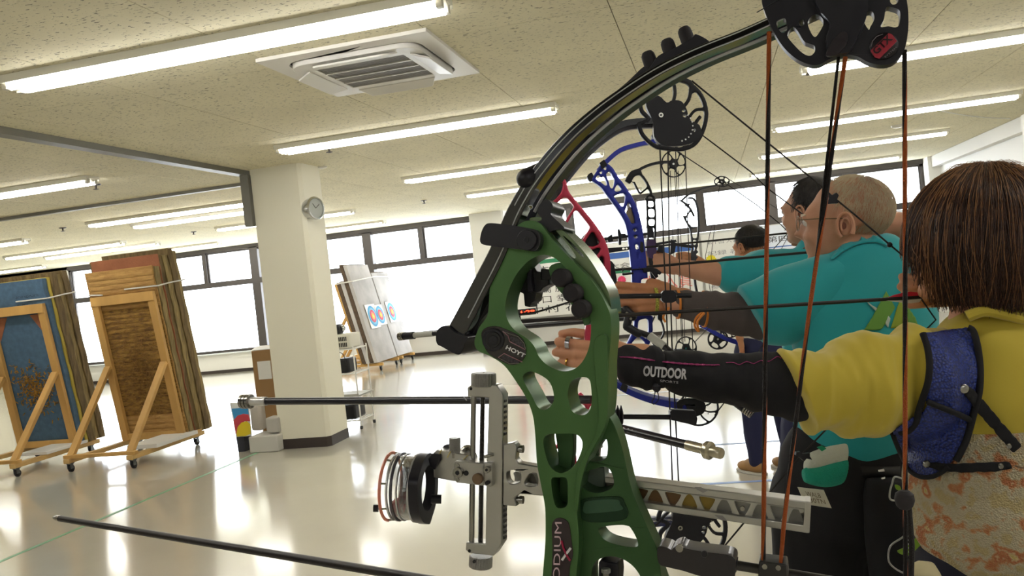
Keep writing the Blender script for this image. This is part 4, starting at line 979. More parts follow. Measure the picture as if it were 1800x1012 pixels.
# ---- arrow of the green bow
ar = empty('arrow', P(500, 985, 1.0), 'black arrow with bright steel point running low across the floor at lower left', 'arrow')
def ap(t): # point along the arrow by inverse depth
    x = 105+(1592-105)*t; y = 911+(1158-911)*t; return P(x, y, 1/((1/1.28)*(1-t)+(1/.56)*t))
B().tube([ap(0), ap(1)], .0046, 16).obj('shaft', mat('carbon_shaft', '1C1614', .45), ar)
d = (ap(0)-ap(1)).normalized()
B().lathe(ap(0), d, [(-.001, .0046), (.004, .0047), (.012, .0040), (.018, .0026), (.0225, .0004)], 20).obj('point', steel, ar)
# ================================================================ OTHER BOWS
carb = mat('carbon_shaft', '1C1614', .45); sblk = mat('matt_black_metal', '131218', .42, spec=.4)
redm_ = mat('pink_red_anodised', 'B5344C', .35, metal=.35); blue_ = mat('royal_blue_anodised', '26308F', .35, metal=.4); purp = mat('purple_grip', '3A2350', .45); grb = mat('grey_black_metal', '34343A', .4, metal=.3)
def net(pl, strokes, t, mt, nm, par, off=0., voxel=.002, smooth=2, **kw):
    b = B()
    for pts, w in strokes:
        c = rounded(pts, 4, closed=False) if len(pts) > 2 else pts
        ws = w if isinstance(w, tuple) else (w, w); k = len(c)
        for i in range(k-1):
            a0, a1 = pl.at(*c[i], off), pl.at(*c[i+1], off); wa = (ws[0]+(ws[1]-ws[0])*i/(k-1))*pl.px(*c[i]); d = (a1-a0)
            if d.length < 1e-5: continue
            dn = d.normalized(); b.bar(a0-dn*wa*.3, a1+dn*wa*.3, wa, t, dn.cross(pl.n))
    return remesh(b, nm, mt, par, voxel=voxel, smooth=smooth, **kw)
def circ(x, y, r, n=20, a0=0, a1=360, sq=1.): return [(x+r*math.cos(math.radians(a0+(a1-a0)*i/n)), y+r*sq*math.sin(math.radians(a0+(a1-a0)*i/n))) for i in range(n+1)]
def cable(pl, pts, wpx, mt, nm, par, off=0., seg=6):
    return B().tube([pl.at(*p, off) for p in pts], wpx/2*pl.px(*pts[0]), seg).obj(nm, mt, par)
def pt(pl, poly, holes, off, t, mt, nm, par, bevel=.0008, rd=3):
    o = rounded(poly, rd) if rd else poly; hs = [rounded(h, max(2, rd)) for h in holes]
    return B().plate(o, hs, lambda a, b: pl.at(a, b, off), t, pl.n).obj(nm, mt, par, bevel=bevel, smooth=50)
def rd_(pl, p0, p1, r0, mt, nm, par, off=0., r1=None, seg=16, d0=None, d1=None):
    a = P(*p0, d0) if d0 else pl.at(*p0, off); b = P(*p1, d1) if d1 else pl.at(*p1, off)
    return B().tube([a, b], [r0, r0 if r1 is None else r1], seg).obj(nm, mt, par)

# ---- red bow held by the woman in yellow
R = Plane(1040, 600, 1.52); rb_ = empty('compound_bow', R.at(1045, 620), 'pink-red compound bow held by the woman in yellow, seen behind the green riser', 'bow')
net(R, [([(991, 318), (992, 330), (986, 345), (972, 358), (955, 372)], 7), ([(991, 318), (997, 340), (1012, 360), (1040, 395), (1058, 424), (1066, 455), (1067, 500), (1064, 545)], (7, 13)),
        ([(955, 372), (975, 385), (995, 400), (1012, 420), (1024, 431)], 6), ([(984, 346), (998, 344)], 6), ([(1011, 365), (1000, 382), (993, 396)], 5), ([(1041, 400), (1030, 416), (1022, 430)], 6),
        ([(1024, 431), (1040, 436), (1056, 430)], 5), ([(1058, 440), (1048, 455), (1040, 464)], 6), ([(1064, 478), (1056, 490), (1045, 502)], 7), ([(1045, 502), (1060, 512), (1066, 512)], 6),
        ([(958, 376), (950, 366), (960, 352)], 7), ([(1064, 540), (1040, 560), (1034, 600), (1036, 640)], 14), ([(1064, 520), (1062, 600), (1066, 640), (1070, 680), (1050, 700), (1030, 705), (1018, 695)], 13),
        ([(1066, 660), (1068, 690), (1040, 730), (1000, 770), (965, 792)], 6), ([(1040, 700), (1010, 760), (985, 800), (962, 835)], 6), ([(1060, 720), (1040, 790), (1010, 835), (975, 862)], 8), ([(962, 792), (985, 806), (965, 838), (985, 850)], 5), ([(1000, 770), (1010, 800), (1010, 835)], 5)],
    .02, redm_, 'riser', rb_, voxel=.0028)
disc(R, 1039, 464, 5, -.012, .006, redm_, 'riser_knob', rb_); disc(R, 982, 806, 8, -.014, .01, sblk, 'mount_bolt', rb_); disc(R, 982, 806, 3, -.016, .004, steel, 'bolt_socket', rb_)
pt(R, [(1046, 440), (1056, 438), (1062, 470), (1056, 498), (1046, 505), (1038, 490), (1030, 465)], [[(1044, 468), (1050, 470), (1048, 478)]], .006, .012, sblk, 'sight_mount', rb_)
pt(R, [(1070, 460), (1078, 462), (1082, 478), (1084, 496), (1074, 502), (1069, 490)], [], -.004, .014, sblk, 'rest_bracket', rb_)
pt(R, [(1030, 410), (1042, 404), (1052, 430), (1044, 446), (1026, 440), (1020, 424)], [], .012, .01, sblk, 'sight_block', rb_)
# limbs (upper one runs behind the green limb)
upl = [(962, 372), (975, 335), (1000, 300), (1040, 255), (1085, 222), (1120, 213), (1165, 212)]
strip(upl, -.004, 16, 9, .012, gloss, 'limb', rb_, R); strip([(a+2, b+9) for a, b in upl], .016, 10, 6, .012, mat('limb_grey', '55555E', .3), 'limb', rb_, R)
lol = [(968, 850), (1000, 880), (1050, 904), (1100, 918), (1140, 922), (1190, 918)]
strip(lol, -.004, 14, 8, .012, mat('limb_navy_stripe', '23264A', .25, coat=.5), 'limb', rb_, R); strip([(a, b-9) for a, b in lol], .016, 8, 6, .012, mat('limb_pale', 'A5A8BC', .3), 'limb', rb_, R)
net(R, [([(1152, 922), (1168, 905), (1175, 898)], 5)], .012, sblk, 'limb_strut', rb_)
def bigcam(cx, cy, flip, nm='cam'):
    f = -1 if flip else 1; q = lambda x, y: (cx+x, cy+f*y)
    arcR = [q(*p) for p in [(-58, 12), (-50, 32), (-30, 50), (-10, 55), (20, 56), (42, 46), (56, 22), (61, -8), (52, -38), (30, -60), (8, -68)]]
    net(R, [(arcR, 7), ([q(8, -68), q(30, -61), q(40, -46)], 9), ([q(34, -52), q(30, -30), q(14, -10)], 6), ([q(4, -60), q(6, -40), q(0, -18), q(-6, -14)], 6),
            ([q(-58, 12), q(-40, 4), q(-52, -10), q(-55, -24)], 7), ([q(55, -14), q(42, -12), q(32, 0), q(30, 14)], 5), ([q(30, 14), q(38, 18), q(44, 8), q(50, 0)], 6)], .009, sblk, nm, rb_, voxel=.0016, smooth=1)
    pt(R, [q(*p) for p in [(-44, -20), (-40, -34), (-22, -38), (-8, -26), (2, -30), (18, -28), (28, -12), (32, 4), (50, 14), (52, 34), (34, 46), (8, 50), (-16, 48), (-30, 34), (-32, 8)]],
       [[q(20, -14), q(25, -14), q(24, -9), q(19, -10)], [q(21, -5), q(27, -5), q(26, 0), q(21, -1)], [q(38, 18), q(44, 22), q(40, 26)]], -.005, .014, sblk, 'cam_module', rb_)
    disc(R, *q(-18, -4), 4.5, -.009, .005, steel, 'axle', rb_, seg=20); disc(R, *q(-18, -4), 2, -.0095, .002, sblk, 'axle_socket', rb_, seg=6)
    for k in range(9):
        a = math.radians(-50+k*16); disc(R, *q(14+24*math.cos(a), 16+26*math.sin(a)), 1.6, -.0062, .002, steel, 'cam_hole', rb_, seg=8)
bigcam(1180, 206, False); bigcam(1214, 924, True)
for pts in ([(1159, 236), (1163, 330), (1166, 420), (1172, 560), (1182, 850), (1190, 920)], [(1174, 250), (1176, 420), (1181, 600), (1193, 850), (1202, 930)]):
    cable(R, pts, 2.6, bks, 'cable', rb_, off=.006)
cable(R, [(1216, 142), (1330, 235), (1440, 324), (1463, 345), (1500, 375), (1562, 428), (1614, 472), (1617, 522)], 3.2, bks, 'bowstring', rb_)
cable(R, [(1268, 966), (1340, 880), (1408, 800), (1500, 705), (1560, 645), (1617, 590), (1645, 562), (1618, 523)], 3.2, bks, 'bowstring', rb_, off=.004)
pt(R, [(1455, 341), (1463, 343), (1471, 338), (1475, 343), (1472, 350), (1474, 357), (1466, 357), (1456, 358), (1455, 352), (1458, 349)], [], -.006, .010, sblk, 'string_silencer', rb_, rd=1)
pt(R, [(1400, 795), (1407, 794), (1412, 798), (1424, 796), (1424, 802), (1428, 808), (1418, 806), (1414, 811), (1406, 804), (1399, 800)], [], -.006, .010, sblk, 'string_silencer', rb_, rd=1)
B().ball(R.at(1564, 430), .005).obj('peep_sight', sblk, rb_)
# cable rod and string stop
rd_(R, (1060, 521), (1215, 519), .0046, sblk, 'cable_rod', rb_, off=-.012)
pt(R, [(1163, 515), (1168, 510), (1184, 510), (1190, 515), (1190, 528), (1182, 532), (1168, 532), (1163, 527)], [], -.02, .016, sblk, 'cable_slide', rb_, rd=1)
rd_(R, (1074, 732), (1182, 733), .0046, sblk, 'stop_rod', rb_)
for x in (1080, 1086, 1092): B().lathe(R.at(x, 732), CR, [(-.0025, .013), (0, .021), (.0025, .013)], 20).obj('rubber_ring', rub2, rb_)
pt(R, [(1178, 724), (1182, 720), (1222, 722), (1226, 736), (1224, 748), (1180, 738)], [], -.012, .02, sblk, 'stop_pad', rb_, rd=1)
# sight cluster black, in front of the riser
for q in ([(905, 478), (914, 470), (914, 500), (905, 496)],): pass
# main stabiliser
st = part_empty('stabilizer', P(700, 704, 1.62), rb_, 'long black rod with silver end weight')
A0, A1 = P(465, 705, 1.80), P(1040, 702, 1.50); da = (A0-A1).normalized()
sm = mat('stabiliser_black', '16141A', .32, coat=.3)
B().tube([A0, A1], .0078, 20).obj('tube', sm, st)
B().lathe(A0, da, [(-.005, .0095), (0, .0095), (.036, .0095)], 24).obj('end_collar', mat('white_collar', 'C9C7C2', .3, metal=.4), st)
for k in range(3): B().lathe(A0+da*(.036+.009*k), da, [(0, .014), (.001, .0158), (.007, .0158), (.008, .014)], 30).obj('weight_disc', steel, st)
def rtext(s, d_from, p0, p1, h, off, mt_, par, bold=0.):
    d0_, d1_ = d_from if isinstance(d_from, tuple) else (d_from, d_from)
    a = P(*p0, d0_-off); b = P(*p1, d1_-off); dx, dy = p1[0]-p0[0], p1[1]-p0[1]; L = math.hypot(dx, dy); up = P(p0[0]+dy/L*h, p0[1]-dx/L*h, d0_-off)
    return text(s, a, b-a, up-a, mt_, 'lettering', par, bold)
gp_ = mat('grey_print', 'A9A9AE', .5)
rtext('SBT', 1.635, (806, 699), (783, 699), 6, .0095, gp_, st, .02)
for k, x in enumerate((732, 740, 748)): B().tube([P(x, 699, 1.65), P(x+8, 703, 1.648), P(x+18, 709, 1.65)], .0006, 5).obj('print_line', gp_, st)
for k, x in enumerate((815, 895, 905, 915)): B().tube([P(x, 697, 1.597-.0*k), P(x+5, 703, 1.594), P(x+16, 709, 1.597)], .0014, 5).obj('print_swirl', gp_, st)
# side rod
s2 = part_empty('stabilizer', P(1180, 770, 1.46), rb_, 'short lettered rod with champagne metal end')
a0, a1 = P(1068, 747, 1.50), P(1208, 782, 1.36); dd = (a1-a0).normalized()
B().tube([a0, a1], .0075, 20).obj('tube', sm, s2); champ = mat('champagne_metal', 'B9B29C', .28, metal=.9)
B().lathe(a1, dd, [(0, .0085), (.034, .0085), (.036, .012), (.039, .0145), (.046, .0145), (.048, .009), (.066, .009), (.068, .008)], 32).obj('end_weight', champ, s2)
rtext('SNAK>', (1.480, 1.432), (1086, 755), (1134, 768), 7, .0105, gp_, s2, .03); rtext('STABILIZER', (1.428, 1.397), (1138, 770), (1170, 778), 3, .010, gp_, s2)
for x in (1174, 1180, 1187, 1194): B().tube([P(x, 766+(x-1174)*.25, 1.394), P(x+1.5, 774+(x-1174)*.25, 1.386), P(x+3, 782+(x-1174)*.25, 1.394)], .0011, 5).obj('white_band', whiten, s2)
# arrow of the red bow
ar2 = empty('arrow', R.at(1300, 540), 'thin black arrow with red and white vanes at the woman\'s chin', 'arrow')
pts = [R.at(893, 566, -.01), R.at(1074, 553, -.01), R.at(1440, 533, -.01), R.at(1619, 522, -.01)]
B().tube([pts[0], pts[-1]], .0034, 12).obj('shaft', carb, ar2)
B().lathe(pts[0], pts[0]-pts[-1], [(0, .0034), (.02, .0004)], 12).obj('point', steel, ar2)
pt(R, [(1557, 524), (1572, 518), (1588, 514), (1600, 512.5), (1617, 514), (1618, 522), (1590, 524)], [], -.011, .0008, mat('red_vane', 'C8283A', .35), 'vane', ar2, 0, 1)
pt(R, [(1557, 528), (1588, 528), (1620, 525), (1616, 531), (1600, 533), (1580, 531)], [], -.014, .0008, mat('white_vane', 'C9BFAE', .4), 'vane', ar2, 0, 1)

# ---- blue bow held by the white-haired man
Q = Plane(1130, 500, 2.25); bb = empty('compound_bow', Q.at(1128, 520), 'royal blue compound bow held by the white-haired man', 'bow')
net(Q, [([(1061, 288), (1073, 297), (1082, 312), (1099, 336), (1113, 362), (1123, 400), (1128, 440), (1132, 486)], (6, 12)), ([(1042, 316), (1058, 327), (1070, 342), (1093, 373), (1105, 398), (1111, 439), (1116, 486)], (6, 12)),
        ([(1042, 316), (1052, 300), (1061, 288)], 5), ([(1060, 300), (1068, 322), (1072, 340)], 4), ([(1082, 312), (1080, 328), (1072, 344)], 4), ([(1070, 298), (1056, 310)], 5), ([(1101, 338), (1100, 356), (1094, 374)], 5), ([(1076, 342), (1098, 336)], 5),
        ([(1106, 398), (1124, 396)], 8), ([(1110, 425), (1128, 424)], 9), ([(1114, 442), (1130, 441)], 5), ([(1114, 460), (1131, 458)], 4), ([(1115, 480), (1131, 480)], 16), ([(1112, 410), (1126, 412)], 5),
        ([(1118, 486), (1120, 520), (1128, 556)], 16), ([(1118, 556), (1116, 580), (1104, 606)], 7), ([(1142, 556), (1143, 580), (1138, 602)], 7), ([(1116, 560), (1128, 552), (1144, 560)], 8), ([(1104, 606), (1120, 590), (1138, 602)], 5),
        ([(1104, 606), (1088, 635), (1072, 664)], 7), ([(1138, 600), (1120, 640), (1090, 676)], 6)], .024, blue_, 'riser', bb, voxel=.0032)
pt(Q, [(1101, 372), (1110, 364), (1116, 385), (1118, 402), (1113, 402), (1104, 386)], [], .004, .006, mat('tan_insert', 'B5A27E', .5, metal=.3), 'riser_insert', bb)
pt(Q, [(1032, 310), (1040, 303), (1044, 312), (1038, 319)], [], -.01, .02, sblk, 'limb_bolt', bb)
strip([(1052, 300), (1066, 284), (1090, 264), (1120, 254), (1150, 248), (1185, 243)], -.006, 8, 7, .02, blue_, 'limb', bb, Q)
pt(Q, [(1054, 286), (1062, 280), (1068, 290), (1058, 298)], [], -.012, .03, sblk, 'limb_pocket', bb, rd=1)
strip([(1072, 667), (1100, 686), (1140, 702), (1180, 711), (1225, 716)], -.006, 9, 12, .02, blue_, 'limb', bb, Q)
strip([(1074, 662), (1100, 679), (1140, 694), (1180, 702), (1210, 706)], .018, 7, 5, .012, mat('limb_lavender', 'A9AED2', .3), 'limb', bb, Q)
pt(Q, [(1094, 672), (1104, 678), (1101, 690), (1090, 684)], [], -.012, .03, sblk, 'limb_pocket', bb, rd=1)
def wheel(pl, cx, cy, rx, ry, par, spokes=5, w=3, mt=sblk, rot=0, hub=.4, voxel=.0022, t=.008, off=0.):
    st_ = [([(cx+rx*math.cos(6.2832*i/26), cy+ry*math.sin(6.2832*i/26)) for i in range(27)], w)]
    for k in range(spokes):
        a = rot+6.2832*k/spokes; st_.append(([(cx, cy), (cx+rx*math.cos(a+.25)*.55, cy+ry*math.sin(a+.25)*.55), (cx+rx*math.cos(a), cy+ry*math.sin(a))], w*.9))
    st_.append((circ(cx, cy, rx*hub*.55, 10, sq=ry/rx), w*2.2)); net(pl, st_, t, mt, 'cam', par, off=off, voxel=voxel, smooth=1)
    disc(pl, cx, cy, max(2, rx*.1), off-t*.8, .004, steel, 'axle', par, seg=12)
wheel(Q, 1184, 236, 35, 26, bb, 6, 3.5, rot=.3); pt(Q, [(1160, 232), (1175, 222), (1200, 224), (1210, 236), (1200, 250), (1170, 250)], [[(1176, 249), (1186, 248), (1184, 252)]], -.012, .01, sblk, 'cam_module', bb)
B().lathe(Q.at(1151, 239, -.01), Q.n, [(0, .008), (.02, .008)], 16).obj('cam_peg', sblk, bb)
wheel(Q, 1228, 716, 34, 31, bb, 8, 3.2, rot=.2); pt(Q, [(1190, 706), (1210, 700), (1236, 704), (1240, 722), (1222, 732), (1196, 726)], [[(1200, 714), (1206, 712), (1208, 722), (1202, 722)]], -.012, .01, sblk, 'cam_module', bb)
for k in range(8): disc(Q, 1243+3*math.sin(k), 703+k*3.4, 1.2, -.0135, .001, steel, 'cam_hole', bb, seg=6)
cable(Q, [(1222, 228), (1320, 302), (1348, 330), (1440, 398), (1452, 446)], 2.4, bks, 'bowstring', bb); cable(Q, [(1256, 730), (1300, 672), (1345, 600), (1420, 500), (1448, 446)], 2.2, bks, 'bowstring', bb)
for x in (1195, 1212): cable(Q, [(x-8, 250), (x, 480), (x+10, 700)], 1.6, bks, 'cable', bb, off=.01)
# its sight bar with boxes, and rest
pt(Q, [(1066, 436), (1106, 433), (1106, 439), (1066, 445)], [[(1094, 435.5), (1098, 435.2), (1098, 438), (1094, 438.3)], [(1100, 435.2), (1103, 435), (1103, 437.6), (1100, 437.8)]], -.012, .008, sblk, 'sight_bar', bb, rd=1)
pt(Q, [(1040, 421), (1138, 409), (1138, 413), (1040, 425)], [], -.01, .008, sblk, 'sight_rail', bb, rd=1)
for q in ([(1066, 418), (1076, 411), (1078, 424), (1070, 426)], [(1086, 403), (1089, 402), (1093, 412), (1092, 430), (1088, 430)], [(1093, 410), (1100, 410), (1101, 416), (1094, 417)]): pt(Q, q, [], -.014, .014, sblk, 'sight_part', bb, rd=1)
pt(Q, [(1126, 424), (1131, 426), (1132, 442), (1128, 444), (1125, 440)], [], -.014, .012, sblk, 'rest_mount', bb, rd=1)
net(Q, [([(1094, 477), (1096, 474), (1110, 474), (1146, 470)], 2.2), ([(1095, 482), (1112, 480)], 4), ([(1132, 476), (1150, 474), (1160, 480)], 6), ([(1148, 478), (1154, 486)], 6)], .01, sblk, 'arrow_rest', bb, off=-.014, voxel=.0018)
ar3 = empty('arrow', Q.at(1270, 460), 'black arrow of the blue bow with a red vane at the white-haired man\'s cheek', 'arrow')
B().tube([Q.at(1040, 478, -.008), Q.at(1446, 441, -.008)], .0036, 10).obj('shaft', carb, ar3)
pt(Q, [(1420, 441), (1428, 437), (1440, 435), (1446, 440)], [], -.012, .001, mat('red_vane', 'C8283A', .35), 'vane', ar3, 0, 1)
pt(Q, [(1418, 445), (1446, 442), (1444, 446), (1430, 447)], [], -.012, .001, mat('white_vane', 'C9BFAE', .4), 'vane', ar3, 0, 1)
# back stabiliser of the blue bow, with joint pieces by its grip
s3 = part_empty('stabilizer', Q.at(1180, 620), bb, 'grey and black rod with ridged end')
pA, pB = P(1142, 590, 2.2), P(1310, 716, 2.05); dd = (pB-pA).normalized()
B().tube([pA, pA+dd*.05], .011, 16).obj('grey_sleeve', mat('pale_grey_tube', 'A8A89E', .4), s3); B().tube([pA+dd*.045, pB-dd*.04], .0085, 16).obj('tube', sm, s3)
B().tube([pB-dd*.045, pB], .0145, 20).obj('end_grip', sblk, s3)
for k in range(4): B().lathe(pB+dd*(.006*k), dd, [(0, .013), (.001, .0148), (.0045, .0148), (.0055, .013)], 20).obj('weight_disc', steel, s3)
for (a, b_2, r) in (((1086, 546), (1098, 548), .010), ((1100, 545), (1112, 556), .012), ((1106, 552), (1102, 572), .011), ((1102, 574), (1122, 586), .011), ((1118, 582), (1142, 590), .008)):
    B().cap(P(*a, 2.2), P(*b_2, 2.2), r, r).obj('joint_piece', sblk, s3)
pt(Q, [(1076, 536), (1087, 534), (1088, 544), (1077, 546)], [], -.03, .02, sblk, 'rest_box', bb, rd=1)
for x, y in ((1090, 555), (1102, 550), (1109, 560)): disc(Q, x, y, 2.4, -.07, .004, steel, 'joint_screw', s3, seg=12)
# long thin stabiliser tip left of the green limb
s4 = part_empty('stabilizer', P(740, 590, 2.6), bb, 'slim rod with black rubber tip')
pA, pB = P(716, 590, 2.75), P(1110, 558, 2.3); dd = (pB-pA).normalized()
B().tube([pA, pA+dd*.11], .009, 14).obj('pale_tube', mat('pale_grey_tube', 'A8A89E', .4), s4); B().tube([pA+dd*.10, pB], .008, 14).obj('tube', sm, s4)
B().tube([pA-dd*.012, pA+dd*.03], .0125, 18).obj('rubber_grip', sblk, s4)
for k in range(3): B().lathe(pA-dd*(.014+.0075*k), -dd, [(0, .012), (.001, .0138), (.0055, .0138), (.0065, .012)], 20).obj('weight_disc', steel, s4)

# ---- black bow of the bare-armed man
T = Plane(1145, 420, 2.95); tb3 = empty('compound_bow', T.at(1143, 440), 'black compound bow with purple grip held by the bare-armed man', 'bow')
net(T, [([(1104, 318), (1112, 306), (1124, 302)], 11), ([(1124, 304), (1135, 318), (1143, 335), (1145, 345)], 4), ([(1114, 320), (1122, 336), (1126, 340)], 3), ([(1126, 340), (1138, 330)], 3), ([(1137, 345), (1138, 380), (1139, 425)], 3), ([(1149, 345), (1152, 380), (1151, 425)], 3)]
    + [([(1137, y), (1151, y-1)], 3.4) for y in (352, 366, 384, 399, 424)] + [([(1134, 350), (1142, 343), (1150, 348)], 3)], .02, sblk, 'riser', tb3, voxel=.0034)
pt(T, [(1137, 424), (1153, 423), (1152, 450), (1140, 452)], [], -.01, .03, purp, 'grip', tb3)
net(T, [([(1143, 450), (1148, 490), (1158, 540), (1160, 560)], 8), ([(1158, 556), (1166, 575), (1165, 590), (1150, 608), (1146, 612)], 3), ([(1150, 556), (1142, 575), (1141, 590), (1150, 606)], 3)], .02, sblk, 'lower_riser', tb3, voxel=.0034)
strip([(1108, 310), (1122, 299), (1140, 290), (1160, 285), (1178, 284)], -.01, 5, 4, .024, sblk, 'limb', tb3, T, n=3)
strip([(1150, 606), (1160, 612), (1180, 616), (1200, 615)], -.01, 4, 4, .024, sblk, 'limb', tb3, T, n=3)
wheel(T, 1184, 288, 21, 23, tb3, 6, 2.4, hub=.5, voxel=.0032); wheel(T, 1206, 612, 18, 20, tb3, 5, 2.4, hub=.5, voxel=.0032)
cable(T, [(1200, 272), (1270, 318), (1330, 360), (1372, 394), (1386, 408)], 1.8, bks, 'bowstring', tb3); cable(T, [(1222, 600), (1280, 540), (1340, 460), (1386, 408)], 1.4, bks, 'bowstring', tb3)
for x in (1178, 1186, 1192): cable(T, [(x, 300), (x+6, 450), (x+12, 600)], 1.2, bks, 'cable', tb3)
for q in ([(1138, 400), (1148, 400), (1150, 418), (1138, 416)], [(1158, 432), (1168, 430), (1166, 444), (1156, 442)], [(1180, 420), (1189, 428), (1186, 444), (1178, 448)]): pt(T, q, [], -.016, .02, sblk, 'sight_part', tb3, rd=1)
pt(T, [(1152, 427), (1188, 421), (1190, 425), (1154, 431)], [], -.012, .008, sblk, 'sight_bar', tb3, rd=1)
ar4 = empty('arrow', T.at(1240, 420), 'thin arrow shaft crossing in front of the dark-haired crouching archer\'s head', 'arrow')
B().tube([T.at(1120, 436, -.01), T.at(1390, 409, -.01)], .0034, 8).obj('shaft', carb, ar4)
# ---- grey bow further back
U = Plane(1220, 420, 3.9); ub = empty('compound_bow', U.at(1222, 450), 'slim grey-black compound bow furthest back before the posters', 'bow')
net(U, [([(1196, 352), (1205, 358), (1214, 368), (1220, 380)], 3), ([(1210, 348), (1220, 350), (1226, 366), (1228, 396), (1226, 420), (1222, 445), (1222, 462)], 3), ([(1205, 362), (1212, 358)], 2.4), ([(1212, 396), (1216, 420), (1216, 462)], 3), ([(1202, 380), (1212, 398), (1222, 400)], 3), ([(1214, 368), (1206, 382)], 2.4)]
    + [([(1215, y), (1226, y)], 2.6) for y in (420, 432, 443, 452)], .02, grb, 'riser', ub, voxel=.0038)
strip([(1199, 352), (1214, 340), (1240, 330), (1262, 325)], -.01, 3, 3, .024, grb, 'limb', ub, U, n=3)
wheel(U, 1269, 319, 13, 9, ub, 5, 1.8, mt=sblk, hub=.5, voxel=.0035)
for x in (1240, 1250): cable(U, [(1265, 326), (x, 450), (1255, 560)], 1., bks, 'cable', ub)
net(U, [([(1222, 462), (1222, 500), (1235, 540), (1250, 556)], 4), ([(1250, 556), (1262, 566), (1280, 575)], 3)], .02, grb, 'lower_riser', ub, voxel=.0038)
wheel(U, 1284, 578, 15, 15, ub, 5, 2., mt=sblk, hub=.5, voxel=.0035)
cable(U, [(1276, 312), (1340, 350), (1400, 388)], 1.2, bks, 'bowstring', ub); cable(U, [(1298, 572), (1340, 500), (1400, 388)], 1., bks, 'bowstring', ub)
pt(U, [(1186, 426), (1216, 431), (1216, 436), (1186, 432)], [], -.01, .01, sblk, 'sight_bar', ub, rd=1)
# ---- blue bow hanging from the hand of the man in striped shirt
W_ = Plane(1280, 590, 5.6); wb5 = empty('compound_bow', W_.at(1285, 590), 'small blue bow hanging by the leg of the far archer in striped shirt', 'bow')
strip([(1232, 570), (1246, 578), (1262, 588)], -.01, 9, 7, .04, blue_, 'limb', wb5, W_, n=3)
wheel(W_, 1262, 596, 17, 17, wb5, 5, 3.2, mt=sblk, hub=.5, voxel=.006, t=.016)
strip([(1262, 588), (1280, 596), (1298, 602), (1310, 604)], -.01, 7, 10, .04, blue_, 'riser', wb5, W_, n=3)
# ================================================================ PEOPLE
skin = mat('skin', 'C08A68', .55, var=.05, vscale=20, bump=.06, bscale=300); skin2 = mat('skin_tan', 'A8734E', .55, var=.06, vscale=20, bump=.06, bscale=300); skin3 = mat('skin_ruddy', 'B58468', .55, var=.08, vscale=14, bump=.08, bscale=260)
for s_ in (skin, skin2, skin3): s_.node_tree.nodes['Principled BSDF'].inputs['Subsurface Weight'].default_value = .06
teal = mat('teal_polo', '1A9298', .8, var=.05, vscale=5, bump=.25, bscale=6, sheen=.2); yellow = mat('yellow_shirt', 'B8A436', .8, var=.04, vscale=5, bump=.3, bscale=5, sheen=.2)
blackc = mat('black_cloth', '111013', .85, bump=.3, bscale=9); browns = mat('brown_grey_sleeve', '4A4240', .85, bump=.4, bscale=9); navy = mat('navy_trousers', '1D2040', .85, bump=.3, bscale=8)
UPW = (V((0, 0, 1))*.97 - CR*.0).normalized()
def basis(f, up):
    f = V(f).normalized(); up = V(up); up = (up-f*up.dot(f)).normalized(); r = f.cross(up)
    return r, f, up       # right, forward, up
def head_shapes(b, c, f, up, s=1.):
    r, f, u = basis(f, up); q = lambda x, y, z: V(c)+(r*x+f*y+u*z)*s; e = lambda p, a, bb_, cc: b.ell(q(*p), r*a*s, f*bb_*s, u*cc*s, 20, 14)
    e((0, -.02, .035), .076, .097, .083); e((0, .028, -.03), .060, .066, .082); e((0, .05, -.082), .040, .040, .030)
    e((0, .062, .015), .058, .034, .045)
    b.cap(q(0, .088, .012), q(0, .109, -.022), .010*s, .014*s); e((.011, .094, -.028), .009, .010, .008); e((-.011, .094, -.028), .009, .010, .008)
    e((0, .088, -.052), .022, .012, .007); e((0, .086, -.063), .020, .012, .008); e((0, .082, -.095), .018, .016, .016)
    for x in (-1, 1):
        e((x*.032, .074, -.028), .022, .022, .02); e((x*.03, .088, .022), .022, .010, .007)
        e((x*.076, -.008, -.008), .009, .021, .032)
    return q
def head_details(par, c, f, up, s, skinm, browm, iris='2A1A12'):
    r, f, u = basis(f, up); q = lambda x, y, z: V(c)+(r*x+f*y+u*z)*s
    for x in (-1, 1):
        B().ball(q(x*.03, .084, .008), .0115*s).obj('eye', mat('eye_white', 'D8D2CC', .2), par)
        B().ell(q(x*.03, .0935, .008), r*.005*s, f*.003*s, u*.005*s).obj('iris', mat('iris', iris, .2), par)
        B().cap(q(x*.018, .098, .026), q(x*.046, .086, .026), .0035*s, .0025*s).obj('eyebrow', browm, par)
        # ear: rim, inner fold and lobe
        ce = q(x*.083, -.012, -.006); pts = []
        for k in range(15):
            t = math.radians(-60+k*20); pts.append(ce+(f*math.cos(t)*.019+u*math.sin(t)*.031)*s+r*x*.003*s)
        B().tube(pts, [.0035*s]*13+[.005*s, .006*s], 8).obj('ear_rim', skinm, par)
        pts = [ce+(f*math.cos(math.radians(t))*.010+u*math.sin(math.radians(t))*.018)*s+r*x*.002*s for t in range(-40, 200, 24)]
        B().tube(pts, .0026*s, 8).obj('ear_fold', skinm, par)
        B().ell(ce+f*.004*s, r*.003*s, f*.006*s, u*.009*s).obj('ear_shade', mat('ear_shadow', '6E4030', .7), par)  # dark ellipsoid, shade inside the ear put into its colour
    B().ell(q(0, .0985, -.0575), r*.019*s, f*.003*s, u*.0016*s).obj('mouth_line', mat('mouth', '7A4038', .6), par)
